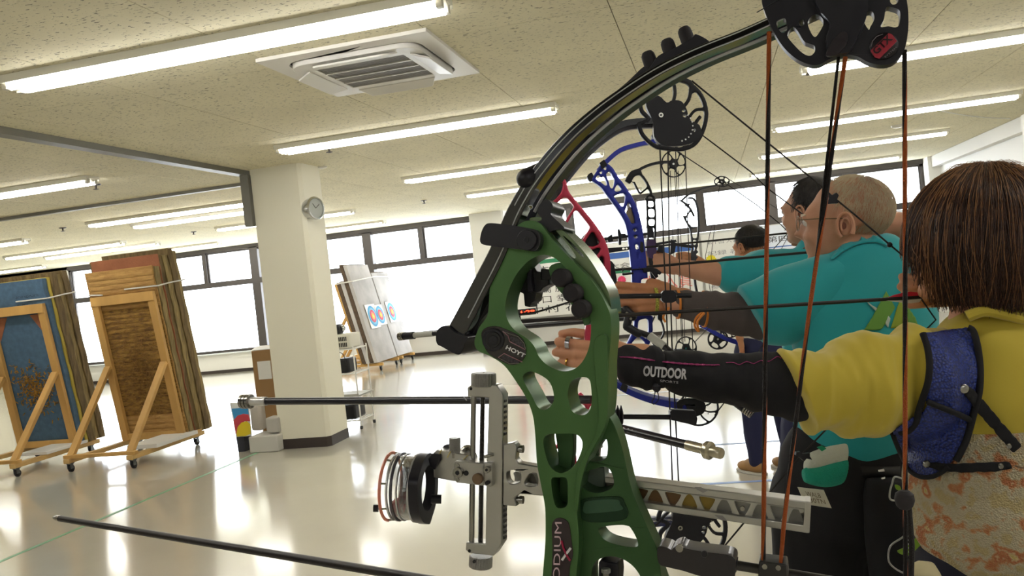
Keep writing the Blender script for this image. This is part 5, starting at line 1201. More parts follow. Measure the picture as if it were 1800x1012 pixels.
def strands(c, f, up, s, n, rx, ry, rz, keep, length, mt, par, nm='hair', seed=1, w=.0007, lift=.004, seg=5, drop=1.):
    """short hair: tapering strands rooted on the skull"""
    rnd = random.Random(seed); r, f, u = basis(f, up); b = B(); c = V(c)+(f*-.02+u*.035)*s; k = 0; tries = 0
    while k < n and tries < n*6:
        tries += 1
        th = math.acos(rnd.uniform(-.75, 1)); ph = rnd.uniform(0, 6.283)
        x, y, z = math.sin(th)*math.sin(ph), math.sin(th)*math.cos(ph), math.cos(th)
        if not keep(x, y, z, rnd): continue
        k += 1; L = length*rnd.uniform(.6, 1.2); pts = []; nrm = (r*x+f*y+u*z)
        crown = V((0, -.35, 1)); d = V((x, y, z))-crown*.9; d = (d-V((x, y, z))*d.dot(V((x, y, z))))
        d = d.normalized() if d.length > .01 else V((1, 0, 0)); d = (d+V((rnd.gauss(0, .25), rnd.gauss(0, .25), -.3*drop))).normalized()
        p = V((x, y, z))
        for i in range(seg):
            t = i/(seg-1); pp = (p+d*t*L/.09); pp = pp.normalized()*(1+lift*t/.08)
            pts.append(c+(r*pp.x*rx+f*pp.y*ry+u*pp.z*rz)*s)
        b.tube(pts, [w*s*(1-.75*i/(seg-1)) for i in range(seg)], 3, cap=False)
    return b.obj(nm, mt, par, smooth=180, kind='stuff')
def loft_px(rings, n=5, seg=28, cap=True):
    """rings: (cx, cy, depth, ex, ey, depth radius): half axis in the picture plane and half thickness"""
    R_ = []
    for (x, y, d, ex, ey, rd) in rings:
        c = P(x, y, d); R_.append((c, P(x+ex, y+ey, d)-c, CF*rd))
    L = len(R_); b = B(); o = 0; cnt = 0
    def cr(a, b_, c_, d_, t): return .5*((2*b_)+(c_-a)*t+(2*a-5*b_+4*c_-d_)*t*t+(3*b_-a-3*c_+d_)*t**3)
    rows = []
    for i in range(L-1):
        g = [R_[max(i-1, 0)], R_[i], R_[i+1], R_[min(i+2, L-1)]]
        for j in range(n): rows.append(tuple(cr(g[0][k], g[1][k], g[2][k], g[3][k], j/n) for k in range(3)))
    rows.append(R_[-1])
    for (c, a, e) in rows:
        for k in range(seg):
            t = 6.28318*k/seg; b.v.append(c+a*math.cos(t)+e*math.sin(t))
    for i in range(len(rows)-1):
        for k in range(seg): b.f.append([i*seg+k, i*seg+(k+1) % seg, (i+1)*seg+(k+1) % seg, (i+1)*seg+k]); b.mi.append(0)
    if cap: b.f.append(list(range(seg))[::-1]); b.f.append([(len(rows)-1)*seg+k for k in range(seg)]); b.mi += [0, 0]
    return b
def merge(*bs):
    r = B()
    for b in bs: r.add(b.v, b.f)
    return r
def hand(b, wr, x, y, z, s=1., curls=((20, 40, 30),)*4, thumb=(35, 25, 20), left=True, spread=4, wide=.5):
    """wr wrist, x along the fingers, y towards the thumb side, z out of the back of the hand"""
    x, y, z = [V(q).normalized() for q in (x, y, z)]; q = lambda a, b_, c: V(wr)+(x*a+y*b_+z*c)*s
    b.cap(q(-.03, 0, 0), q(.01, 0, 0), .026*s, .026*s, side=y, k=.72)
    for yy, l in ((.026, .082), (.009, .086), (-.009, .080), (-.025, .072)): b.cap(q(.0, yy*.7, 0), q(l, yy, .001), .0145*s, .0115*s)
    b.cap(q(.012, .022, -.006), q(.045, .036, -.014), .017*s, .012*s)
    base = [(.084, .028), (.088, .009), (.083, -.010), (.075, -.027)]; lens = [(.040, .025, .021), (.044, .028, .022), (.041, .026, .021), (.032, .020, .019)]
    rads = [(.0098, .0088, .0078, .0068)]*3+[(.0088, .0078, .007, .006)]; joints = []
    for i, ((bx, by), ls, rs, cu) in enumerate(zip(base, lens, rads, curls)):
        p = q(bx, by, 0); a = 0; sp = math.radians((1.5-i)*spread); js = [p]
        for k in range(3):
            a += math.radians(cu[k]); d = (x*math.cos(a)-z*math.sin(a)); d = (d+y*math.sin(sp)*math.cos(a)).normalized(); p2 = p+d*ls[k]*s
            b.cap(p, p2, rs[k]*s, rs[k+1]*s, nu=12); p = p2; js.append(p)
        joints.append(js)
    p = q(.030, .034, -.014); a0 = math.radians(thumb[0]); d = (x*math.cos(a0)+y*math.sin(a0)-z*.35).normalized(); r_ = .0118
    for k, l in enumerate((.034, .030, .026)):
        p2 = p+d*l*s; b.cap(p, p2, r_*s, (r_-.0012)*s, nu=12); p = p2; r_ -= .0012
        an = math.radians(thumb[min(k+1, 2)]); d = (d*math.cos(an)-y*math.sin(an)*.7-z*math.sin(an)*.3).normalized()
    return joints
def legs(b, hip, sidev, dx=.09, foot_f=None, ra=.085, rk=.058, ran=.04, spread=.1, z0=.06):
    for sgn in (-1, 1):
        h = V(hip)+V(sidev)*dx*sgn; k = h+V(sidev)*spread*.5*sgn; k.z = h.z*.53; a = h+V(sidev)*spread*sgn; a.z = z0+.04
        b.cap(h, k, ra, rk); b.cap(k, a, rk, ran)
def shoes(par, hip, sidev, ff, mt, dx=.09, spread=.1, sole=None):
    for sgn in (-1, 1):
        a = V(hip)+V(sidev)*(dx+spread)*sgn; a.z = 0; f = V(ff); f.z = 0; f.normalize(); sd = V((f.y, -f.x, 0)); b = B()
        b.ell(a+V((0, 0, .055))+f*.02, sd*.045, f*.10, V((0, 0, .05))); b.ell(a+V((0, 0, .042))+f*.10, sd*.046, f*.075, V((0, 0, .036))); b.cap(a+V((0, 0, .06)), a+V((0, 0, .10)), .042, .042)
        fl = lambda p: V((p.x, p.y, max(p.z, .014)))
        remesh(b, 'shoe', mt, par, voxel=.008, smooth=3, fn=fl)
        o = []
        for k in range(24):
            t = 6.283*k/24; o.append((math.cos(t), math.sin(t)))
        B().plate(o, [], lambda x, y: a+sd*x*.047+f*(y*.135+.055)+V((0, 0, .002)), .014, (0, 0, 1)).obj('sole', sole or mat('sole_white', 'C8C4BA', .7), par)
HL = (-CR*.93+CF*.36)     # where the archers look: along their arrows
SH = CR                    # shoulder line

# ---------------------------------------------------------------- woman in yellow
wd = 1.47
pw = empty('person', (P(1770, 800, wd).x, P(1770, 800, wd).y, 0), 'woman with brown bob in yellow shirt and floral vest, arm stretched left, nearest archer', 'person')
hc = P(1716, 420, wd); hup = V((0, 0, 1))+CR*.02
sb = B(); head_shapes(sb, hc, HL, hup, .98)
nb = P(1738, 570, wd); sb.cap(hc+V((0, 0, -.06))+CR*.02, nb, .055, .06)
hipw = P(1775, 1060, wd); hipw.z = .86
sb.cap(nb, P(1780, 700, wd), .07, .12, side=CR, k=.75); sb.cap(P(1700, 655, wd), P(1850, 640, wd+.03), .075, .075); sb.cap(P(1785, 700, wd), hipw, .11, .10, side=CR, k=.72)
sb.cap(P(1680, 660, wd-.02), P(1410, 682, 1.465), .050, .036); sb.cap(P(1410, 682, 1.465), P(1230, 662, 1.49), .036, .030); sb.cap(P(1230, 662, 1.49), P(1105, 642, 1.512), .030, .025)
# right arm raised, elbow out to the right, hand at the jaw
rs = P(1850, 640, wd+.04); re = P(1930, 470, wd+.13); rh = P(1668, 512, wd+.135)
sb.cap(rs, re, .05, .042); sb.cap(re, rh, .04, .028)
legs(sb, hipw, CR, z0=.05)
remesh(sb, 'body', skin, pw, voxel=.0085, smooth=4)
hb = B(); jn = hand(hb, P(1092, 630, 1.515), -CR, -CD, -CF+CR*.1, .94, curls=((25, 75, 50), (35, 80, 55), (40, 82, 55), (45, 80, 55)), thumb=(20, 15, 20))
hb.cap(P(1130, 634, 1.513), P(1085, 630, 1.515), .032, .027, side=-CD, k=.8)
remesh(hb, 'bow_hand', skin, pw, voxel=.0028, smooth=3)
hb = B(); hand(hb, rh, -CR+CF*.1, -CD*1+CF*.2, CF, .94, curls=((60, 80, 40),)*4, thumb=(-20, 10, 10)); remesh(hb, 'draw_hand', skin, pw, voxel=.0035, smooth=3)
head_details(pw, hc, HL, hup, .98, skin, mat('brown_hair_dark', '2C1C12', .6))
# rings
silv = mat('silver_ring', 'B8B6BC', .25, metal=1.); goldr = mat('gold_ring', 'C8A050', .25, metal=1.)
def fring(js, k, t, mt_, r, wdt, lab):
    a, b_ = js[k], js[k+1]; d = (b_-a).normalized(); c = a.lerp(b_, t)
    torus_plate(c-d*wdt/2, d, r, r*.86, wdt, mt_, 'finger_ring', pw, seg=28)['label'] = lab
fring(jn[0], 0, .45, silv, .0122, .008, 'wide silver ring'); fring(jn[2], 0, .5, goldr, .0118, .003, 'thin gold ring')
# black sun sleeve with pink seam
cov = loft_px([(1083, 640, 1.515, 4, 24, .024), (1090, 640, 1.514, 5, 31, .032), (1125, 646, 1.51, 3, 36, .036), (1158, 647, 1.505, 2, 36, .037), (1166, 649, 1.503, 2, 31, .034), (1178, 652, 1.50, 2, 36, .038), (1230, 660, 1.49, 2, 41, .041), (1290, 668, 1.48, 2, 46, .045), (1345, 674, 1.47, 2, 52, .05), (1400, 680, 1.465, 0, 58, .054), (1470, 680, 1.46, 0, 55, .055)], n=8, seg=40)
me = cov.mesh('sleeve')
def crumple(me, amps, seed=0):
    me.update(); ns = [v.normal.copy() for v in me.vertices]
    for v, n_ in zip(me.vertices, ns):
        h = 0
        for a, sx, sy, sz in amps:
            u_, w_, t_ = v.co.dot(CR)*sx, v.co.dot(CD)*sy, v.co.dot(CF)*sz; x_ = noise.noise(V((u_+seed, w_, t_))); h += a*(1-2.4*abs(x_))
        v.co += n_*h
    me.update()
def cloth(b, nm, mt_, par, amps, seed=0, sub=1, **kw):
    me = b.mesh(nm); crumple(me, amps, seed); o = link(nm, me, mt_, par, smooth=180, **kw)
    if sub: s_ = o.modifiers.new('s', 'SUBSURF'); s_.levels = 1; s_.render_levels = 1
    return o
sleeve_o = cloth(cov, 'sun_sleeve', blackc, pw, [(.0035, 34, 9, 9), (.0018, 70, 25, 25)], 3)
tr_ = bvh(sleeve_o)
pink_m = mat('pink_seam', 'B03A78', .6, bump=.8, bscale=700, stretch=(1, 1, .1))
def band(line, hw):
    up_, lo_ = para(rounded(line, 4, closed=False), hw), para(rounded(line, 4, closed=False), -hw); return up_+lo_[::-1]
for ln in ([(1087, 627), (1110, 628), (1155, 634)], [(1161, 635), (1200, 639), (1240, 641), (1268, 641)], [(1275, 637), (1290, 637), (1300, 641), (1312, 635), (1325, 639), (1338, 633), (1352, 635), (1366, 626), (1374, 630)]):
    drape(band(ln, 2.6 if ln[0][0] < 1270 else 1.6), tr_, .002, pink_m, 'pink_seam', sleeve_o, step=9, thick=.0012)
logo = mat('logo_grey', 'B5B3B6', .6)
def drape_text(s, p0, p1, h, tree, off, mt_, par, bold=0., fallback=1.5):
    me = text_mesh(s, 0, bold); co = [v.co for v in me.vertices]; x0 = min(c.x for c in co); x1 = max(c.x for c in co); y0 = min(c.y for c in co); y1 = max(c.y for c in co)
    dx, dy = p1[0]-p0[0], p1[1]-p0[1]; L = math.hypot(dx, dy)
    for v in me.vertices:
        a = (v.co.x-x0)/(x1-x0); b_ = (v.co.y-y0)/(y1-y0); px, py = p0[0]+dx*a+dy/L*h*b_, p0[1]+dy*a-dx/L*h*b_
        hit = tree.ray_cast(EYE, ray(px, py).normalized()); v.co = (hit[0]-ray(px, py).normalized()*off) if hit[0] else P(px, py, fallback)
    return link('lettering', me, mt_, par, smooth=0)
drape_text('OUTDOOR', (1130, 661), (1207, 667), 19, tr_, .003, logo, sleeve_o, .04); drape_text('SPORTS', (1160, 671), (1192, 674), 4, tr_, .003, logo, sleeve_o)
B().tube(spline([P(1152, 681, 1.47), P(1150, 698, 1.47), P(1146, 706, 1.47), P(1150, 710, 1.47), P(1158, 700, 1.47), P(1154, 684, 1.47)]), .0009, 6).obj('pull_cord', blackc, sleeve_o)
B().lathe(P(1154, 674, 1.468), CD, [(0, .004), (.004, .0075), (.010, .0075), (.015, .003)], 12).obj('cord_lock', sblk, sleeve_o)
# yellow shirt: body and loose sleeve
yt = loft_px([(1742, 528, wd, -52, 2, .06), (1744, 548, wd, -60, 2, .07), (1752, 572, wd, -98, 4, .085), (1765, 600, wd, -128, 6, .10), (1778, 640, wd, -150, 4, .112), (1786, 690, wd, -172, 2, .118), (1790, 735, wd, -176, 0, .12), (1791, 748, wd, -177, 0, .118)], n=6, seg=44)
ys = loft_px([(1725, 655, wd+.03, -6, -44, .035), (1692, 660, wd, -4, -72, .062), (1620, 668, wd-.02, 2, -85, .09), (1560, 670, wd-.02, 4, -84, .088), (1500, 673, 1.45, 4, -80, .085), (1450, 682, 1.45, -4, -70, .078), (1418, 688, 1.45, -20, -66, .07), (1403, 690, 1.45, -27, -64, .064)], n=14, seg=72)
shirt = cloth(yt, 'yellow_shirt', yellow, pw, [(.006, 5, 7, 5), (.003, 14, 12, 12)], 5)
sleeve_y = cloth(ys, 'shirt_sleeve', yellow, pw, [(.012, 11, 6, 6), (.007, 24, 8, 8), (.003, 50, 14, 14)], 9)
B().tube(spline([P(1700, 556, 1.40), P(1730, 546, 1.39), P(1765, 552, 1.385), P(1800, 560, 1.385), P(1850, 566, 1.40)]), .010, 10).obj('collar_roll', yellow, pw)
# floral vest
fl = bpy.data.materials.new('floral_knit'); fl.use_nodes = True; nt = fl.node_tree; bs = nt.nodes['Principled BSDF']; bs.inputs['Roughness'].default_value = .85
tc = nt.nodes.new('ShaderNodeTexCoord'); nz = nt.nodes.new('ShaderNodeTexNoise'); nz.inputs['Scale'].default_value = 34; nz.inputs['Detail'].default_value = 3; nt.links.new(tc.outputs['Object'], nz.inputs['Vector'])
rp = nt.nodes.new('ShaderNodeValToRGB'); el = rp.color_ramp.elements; el[0].position = .0; el[0].color = (*srgb('A89D80'), 1); el[1].position = 1; el[1].color = (*srgb('A89A38'), 1)
for p_, c_ in ((.38, 'AA9A6C'), (.44, 'ACA184'), (.52, 'AFA588'), (.58, 'AE7C50'), (.64, 'A4603C'), (.69, 'BCA478'), (.73, 'B0A050')): x_ = el.new(p_); x_.color = (*srgb(c_), 1)
nt.links.new(nz.outputs['Fac'], rp.inputs[0]); nt.links.new(rp.outputs[0], bs.inputs['Base Color'])
vo = nt.nodes.new('ShaderNodeTexVoronoi'); vo.inputs['Scale'].default_value = 330; nt.links.new(tc.outputs['Object'], vo.inputs['Vector']); bp = nt.nodes.new('ShaderNodeBump'); bp.inputs['Strength'].default_value = .9; bp.inputs['Distance'].default_value = .003
nt.links.new(vo.outputs['Distance'], bp.inputs['Height']); nt.links.new(bp.outputs[0], bs.inputs['Normal'])
vest = loft_px([(1790, 730, wd, -170, 0, .115), (1789, 760, wd, -178, 0, .122), (1788, 800, wd, -184, 0, .128), (1790, 850, wd, -190, 0, .132), (1794, 900, wd, -192, 0, .134), (1798, 940, wd, -186, 0, .132), (1800, 970, wd, -172, 0, .125), (1800, 1000, wd, -150, 0, .12), (1800, 1045, wd, -124, 0, .115)], n=6, seg=44)
vest_o = cloth(vest, 'floral_vest', fl, pw, [(.005, 5, 8, 5), (.002, 18, 18, 18)], 2)
sk = loft_px([(1800, 990, wd, -120, 0, .085), (1795, 1030, wd, -140, 0, .095), (1790, 1100, wd, -150, 0, .11)], n=3); cloth(sk, 'waistband', mat('dark_navy_cloth', '191A28', .85), pw, [(.003, 8, 8, 8)])
tb_ = B(); legs(tb_, hipw, CR, ra=.09, rk=.075, ran=.06, z0=.05); tb_.cap(hipw-CR*.05, hipw+CR*.05, .10, .10); remesh(tb_, 'trousers', mat('dark_navy_cloth', '191A28', .85), pw, voxel=.012, smooth=4)
shoes(pw, hipw, CR, HL, mat('shoe_grey', '8A8888', .7))
cuff = B().tube([P(1598, 1012, 1.34), P(1630, 1004, 1.33), P(1625, 1035, 1.34)], [.02, .03, .03], 12); cloth(cuff, 'cream_cuff', mat('cream_cloth', 'B5AA86', .85), pw, [(.002, 30, 30, 30)])
# blue chest guard lying over shoulder
tv = bvh(shirt, sleeve_y, vest_o)
gbl = bpy.data.materials.new('blue_mesh'); gbl.use_nodes = True; nt = gbl.node_tree; bs = nt.nodes['Principled BSDF']; bs.inputs['Roughness'].default_value = .5; bs.inputs['Base Color'].default_value = (*srgb('22337C'), 1)
tc = nt.nodes.new('ShaderNodeTexCoord'); vo = nt.nodes.new('ShaderNodeTexVoronoi'); vo.inputs['Scale'].default_value = 260; nt.links.new(tc.outputs['Object'], vo.inputs['Vector'])
rp = nt.nodes.new('ShaderNodeValToRGB'); rp.color_ramp.elements[0].color = (*srgb('2E44A4'), 1); rp.color_ramp.elements[1].color = (*srgb('172258'), 1); rp.color_ramp.elements[1].position = .7
nt.links.new(vo.outputs['Distance'], rp.inputs[0]); nt.links.new(rp.outputs[0], bs.inputs['Base Color']); bp = nt.nodes.new('ShaderNodeBump'); bp.inputs['Strength'].default_value = 1; bp.inputs['Distance'].default_value = .002; bp.invert = True; nt.links.new(vo.outputs['Distance'], bp.inputs['Height']); nt.links.new(bp.outputs[0], bs.inputs['Normal'])
up1 = rounded([(1622, 586), (1640, 582), (1668, 578), (1700, 574), (1710, 580), (1718, 610), (1722, 650), (1720, 690), (1714, 720), (1706, 735), (1680, 728), (1650, 715), (1632, 708), (1624, 700), (1631, 670), (1634, 640), (1630, 610)], 3)
dn1 = rounded([(1632, 705), (1650, 712), (1680, 724), (1708, 734), (1702, 760), (1694, 780), (1686, 800), (1674, 814), (1655, 830), (1635, 838), (1612, 836), (1598, 828), (1590, 808), (1578, 782), (1568, 758), (1580, 758), (1598, 756), (1612, 742), (1622, 722)], 3)
def outline_strip(pts, w): return B().tube([p for p in pts], w, 8)
cg = drape(up1, tv, .009, gbl, 'chest_guard', pw, step=9, thick=.004)
cg2 = drape(dn1, tv, .012, gbl, 'guard_panel', cg, step=9, thick=.004)
def edge_line(poly, off, wpx, nm, par, mt_=blackc, tree=None):
    pts = []; lastd = 1.38; rawd = []
    for (x, y) in poly:
        h = (tree or tv).ray_cast(EYE, ray(x, y).normalized()); rawd.append((h[0]-EYE).dot(CF) if h[0] else None)
    good = [d for d in rawd if d]; 
    for i in range(len(rawd)):
        if rawd[i] is None:
            c_ = [(abs(i-j), d) for j, d in enumerate(rawd) if d]; rawd[i] = min(c_)[1]
    for _ in range(4): rawd = [(rawd[i-1]+rawd[i]*2+rawd[(i+1) % len(rawd)])/4 for i in range(len(rawd))]
    pts = [P(x, y, d-off) for (x, y), d in zip(poly, rawd)]
    return pts, B().tube(pts, [1.]*len(pts), section=[(wpx/2*1.4/1470, .0), (wpx/2/1470, .0016), (-wpx/2/1470, .0016), (-wpx/2*1.4/1470, 0), (-wpx/2/1470, -.0016), (wpx/2/1470, -.0016)], side=CR).obj(nm, mt_, par, smooth=60)
def trim(poly, off, r, par, tree=tv):
    rawd = []
    for (x, y) in poly:
        h = tree.ray_cast(EYE, ray(x, y).normalized()); rawd.append((h[0]-EYE).dot(CF) if h[0] else None)
    for i in range(len(rawd)):
        if rawd[i] is None: rawd[i] = min((abs(i-j), d) for j, d in enumerate(rawd) if d)[1]
    for _ in range(3): rawd = [(rawd[max(i-1, 0)]+rawd[i]*2+rawd[min(i+1, len(rawd)-1)])/4 for i in range(len(rawd))]
    return B().tube([P(x, y, d-off) for (x, y), d in zip(poly, rawd)], r, 8).obj('black_binding', blackc, par, smooth=180)
trim(rounded([(1622, 586), (1630, 610), (1634, 640), (1631, 672), (1622, 700), (1614, 725), (1610, 742), (1598, 756), (1582, 760)], 4, False), .014, .0055, cg)
trim(rounded([(1702, 576), (1711, 582), (1719, 612), (1723, 650), (1721, 690), (1712, 725), (1706, 748), (1698, 775), (1688, 796), (1680, 810)], 4, False), .014, .0055, cg)
trim(rounded([(1630, 706), (1650, 714), (1680, 726), (1706, 738)], 4, False), .016, .005, cg)
trim(rounded([(1568, 760), (1580, 790), (1592, 815), (1602, 830), (1620, 838), (1640, 837), (1655, 830), (1668, 820)], 4, False), .016, .004, cg)
for poly in ([(1688, 676), (1700, 672), (1714, 680), (1724, 696), (1800, 786), (1783, 800), (1706, 712), (1690, 694)], [(1624, 812), (1636, 808), (1680, 812), (1778, 808), (1786, 826), (1760, 830), (1680, 832), (1640, 828), (1626, 822)]):
    drape(poly, tv, .017, blackc, 'guard_strap', cg, step=14, thick=.003)
for (x, y, r_, nm) in ((1694.5, 683, 8, 'snap'), (1629, 815, 7, 'snap'), (1773, 784, 5, 'snap'), (1759, 819, 5, 'snap')):
    h = tv.ray_cast(EYE, ray(x, y).normalized()); d = ((h[0]-EYE).dot(CF) if h[0] else 1.36)-.020
    B().lathe(P(x, y, d), -CF, [(0, r_/1470*d), (.0015, r_/1470*d), (.003, r_*.7/1470*d)], 20).obj(nm, steel, cg)
B().tube(spline([P(1784, 818, 1.32), P(1800, 822, 1.32), P(1830, 822, 1.34)]), .0015, 6).obj('wire_hook', brass, cg)
# bob hair: solid under-shape plus long strands
hair = mat('brown_bob', '3B2417', .42, var=.35, vscale=60, stretch=(1, 1, .08)); hairl = mat('brown_bob_light', '7A5434', .42)
r_h, f_h, u_h = basis(HL, hup); HC = P(1733, 424, wd)
def hs(th, ph, g=1.):
    g = g*1.19     # th from crown down, ph around; returns point of the bob surface
    x, y = math.sin(ph), math.cos(ph)          # right, forward
    rx, ry, rz = .098*g, .112*g, .114*g
    if th < 1.5: p = (x*rx*math.sin(th), y*ry*math.sin(th), rz*math.cos(th))
    else:
        t = (th-1.5)/1.5; k = 1+.05*t-.16*t*t; p = (x*rx*k, y*ry*k, -.108*t)
    return HC+r_h*p[0]+f_h*p[1]+u_h*p[2]
hb_ = B(); nu, nv = 40, 22; vs = []; fs = []
def bottom(ph): # how far hair hangs, shorter in front where the face is open
    c_ = math.cos(ph); return 3.0 if c_ < .66 else 3.0-(c_-.66)*4.2
for i in range(nv+1):
    for j in range(nu):
        ph = 6.2832*j/nu; vs.append(hs(.02+(bottom(ph)-.02)*i/nv, ph, .97))
for i in range(nv):
    for j in range(nu): fs.append((i*nu+j, i*nu+(j+1) % nu, (i+1)*nu+(j+1) % nu, (i+1)*nu+j))
fs.append(tuple(range(nu)))
hb_.add(vs, fs); hcap = hb_.obj('hair', hair, pw, smooth=180)
sm_ = hcap.modifiers.new('s', 'SOLIDIFY'); sm_.thickness = .012; sm_.offset = -1
for key, mt_, n_, sd, g0 in (('hair_strands', hair, 2600, 4, 1.0), ('hair_strands', hairl, 420, 8, 1.012)):
    rnd = random.Random(sd); b = B()
    for k in range(n_):
        ph = rnd.uniform(0, 6.2832); t1 = bottom(ph)+rnd.gauss(0, .08)+.05; g = g0+rnd.uniform(-.012, .02); th0 = rnd.uniform(.02, .5) if rnd.random() < .75 else rnd.uniform(.3, 1.6)
        pts = []; dph = rnd.gauss(0, .10); sg = 9
        for i in range(sg):
            t = i/(sg-1); pts.append(hs(th0+(t1-th0)*t, ph+dph*t*t+.03*math.sin(t*5+k), g+.012*math.sin(t*3+k*1.7)*t))
        b.tube(pts, [.0011*(1-.6*i/(sg-1)) for i in range(sg)], 3, cap=False)
    if g0 > 1.01:
        for k in range(60):   # flyaway hairs above the crown
            ph = rnd.uniform(0, 6.28); pts = [hs(rnd.uniform(.05, .2)+t*.22, ph, 1.02+.05*math.sin(t*1.5)) for t in (0, 1, 2, 3)]; b.tube(pts, .0003, 3, cap=False)
    b.obj(key, mt_, pw, smooth=180, kind='stuff')

# ---------------------------------------------------------------- white-haired man
md = 2.0; p1_ = P(1510, 700, md)
pm_ = empty('person', (p1_.x, p1_.y, 0), 'balding white-haired man in glasses and teal polo with green triangle logo, drawing a blue bow', 'person')
hc = P(1484, 392, md); hup = V((0, 0, 1))-CR*.04; sb = B(); head_shapes(sb, hc, -CR*.88+CF*.47-V((0, 0, .03)), hup, .95)
sb.cap(hc+CR*.02+V((0, 0, -.05)), P(1515, 450, md), .062, .068); hip1 = P(1505, 850, md); hip1.z = .88
sb.cap(P(1512, 490, md), P(1510, 600, md), .07, .11, side=CR, k=.75); sb.cap(P(1430, 520, md), P(1580, 500, md), .05, .05); sb.cap(P(1510, 600, md), hip1, .14, .14, side=CR, k=.75)
sb.cap(P(1420, 528, md), P(1310, 553, 2.05), .048, .034); sb.cap(P(1310, 553, 2.05), P(1180, 533, 2.19), .034, .024)
re = P(1655, 412, md+.12); sb.cap(P(1600, 480, md+.05), re, .052, .045); sb.cap(re, P(1560, 392, md+.15), .045, .033); sb.cap(P(1560, 392, md+.15), P(1545, 420, md+.16), .033, .028)
legs(sb, hip1, CR, z0=.05); remesh(sb, 'body', skin3, pm_, voxel=.0085, smooth=4)
hb = B(); hand(hb, P(1180, 525, 2.21), -CR, CD*-1, -CF, 1.15, curls=((14, 22, 18), (12, 24, 18), (20, 30, 20), (28, 40, 30)), thumb=(-30, 10, 5)); remesh(hb, 'bow_hand', skin2, pm_, voxel=.0035, smooth=3)
hb = B(); hand(hb, P(1548, 418, md+.16), -CR+CF*.1, -CD, CF, 1., curls=((60, 80, 40),)*4, thumb=(-20, 10, 10)); remesh(hb, 'draw_hand', skin2, pm_, voxel=.0045, smooth=3)
ff = -CR*.88+CF*.47; whi = mat('white_hair', 'B9A88A', .55, var=.12, vscale=30)
head_details(pm_, hc, ff-V((0, 0, .03)), hup, .95, skin3, whi)
def keep1(x, y, z, r): return y < .30 and not (abs(x) > .86 and z < -.05 and y > -.35) and z > -.62 and not (abs(x) > .6 and y > .05 and z < .2)
strands(hc, ff, hup, .95, 3200, .0775, .0985, .0845, keep1, .028, whi, pm_, seed=2, w=.0006, lift=.0016)
r1, f1, u1 = basis(ff, hup); q = lambda x, y, z: hc+(r1*x+f1*y+u1*z)*.95
gw = mat('glasses_wire', '6A5A44', .3, metal=.9)
for x in (-1, 1):
    B().tube([q(x*.082, -.01, .012), q(x*.078, .05, .014), q(x*.06, .098, .012)], .0011, 6).obj('glasses_arm', gw, pm_)
    B().tube([q(x*.034+.024*math.cos(t), .106, .004+.018*math.sin(t)) for t in [6.2832*k/20 for k in range(21)]], .001, 6).obj('glasses_rim', gw, pm_)
    B().lathe(q(x*.034, .106, .004), f1, [(0, .022), (.001, .022)], 20).obj('lens', pane_m, pm_)
tt = loft_px([(1512, 424, md, -40, 6, .055), (1505, 436, md, -62, 14, .07), (1502, 455, md, -88, 14, .082), (1503, 480, md, -112, 8, .10), (1507, 520, md, -124, 4, .115), (1512, 580, md, -124, 0, .125), (1512, 650, md, -114, 0, .128), (1508, 720, md, -104, 0, .128), (1506, 780, md, -98, 0, .126), (1506, 800, md, -94, -2, .12)], n=6, seg=44)
polo = cloth(tt, 'teal_polo', teal, pm_, [(.009, 5, 3, 4), (.004, 14, 7, 9)], 4)
ts = loft_px([(1500, 492, md, -8, -56, .08), (1462, 506, md, -10, -60, .085), (1420, 523, md, -14, -63, .085), (1375, 540, md, -20, -60, .08), (1345, 550, md+.01, -21, -53, .07), (1323, 555, md+.02, -23, -48, .062)], n=6, seg=36)
pslv = cloth(ts, 'polo_sleeve', teal, pm_, [(.006, 8, 5, 5), (.002, 20, 9, 9)], 6)
tsr = loft_px([(1540, 490, md, -8, -44, .08), (1590, 478, md+.03, 4, -46, .08), (1630, 455, md+.07, 16, -40, .07)], n=5); cloth(tsr, 'polo_sleeve', teal, pm_, [(.005, 8, 5, 5)], 7)
tm_ = bvh(polo, pslv)
# collar
colp = rounded([(1458, 452), (1478, 430), (1498, 416), (1520, 411), (1542, 413), (1556, 424), (1562, 436), (1548, 430), (1526, 428), (1502, 434), (1480, 446), (1466, 458)], 3)
drape(colp, tm_, .006, teal, 'collar', pm_, step=8, thick=.004)
gA = mat('logo_green', '5F8F38', .7); gB = mat('logo_lime', '84962A', .7); gC = mat('logo_white', 'A9B8AE', .7)
for poly, mm in (([(1558, 508), (1576, 540), (1550, 582), (1514, 582), (1536, 548)], gA), ([(1585, 515), (1590, 545), (1588, 580), (1562, 580), (1572, 548)], gB), ([(1517, 521), (1525, 530), (1546, 542), (1540, 550), (1530, 540)], gC), ([(1561, 552), (1568, 558), (1562, 580), (1553, 570)], gC), ([(1592, 530), (1612, 560), (1620, 580), (1594, 580)], gA)):
    drape(poly, tm_, .0025, mm, 'logo_patch', polo, step=9, thick=.001)
ds = loft_px([(1350, 558, 2.03, -8, -40, .05), (1310, 553, 2.05, -6, -38, .048), (1262, 547, 2.09, -4, -34, .045), (1225, 541, 2.13, -2, -28, .038), (1196, 535, 2.17, -2, -23, .034), (1183, 533, 2.19, -1, -20, .03)], n=7, seg=32)
dso = cloth(ds, 'dark_sleeve', browns, pm_, [(.004, 30, 8, 8), (.002, 60, 20, 20)], 8)
ort = mat('orange_cord', 'C8782C', .7)
for (x, y, h_) in ((1237, 543, 30), (1191, 535, 24)):
    c_ = P(x, y, 2.12 if x > 1200 else 2.17); torus_plate(c_-CR*.002, CR, h_/1470*2.14+.003, h_/1470*2.14-.002, .005, ort, 'elastic_band', pm_)
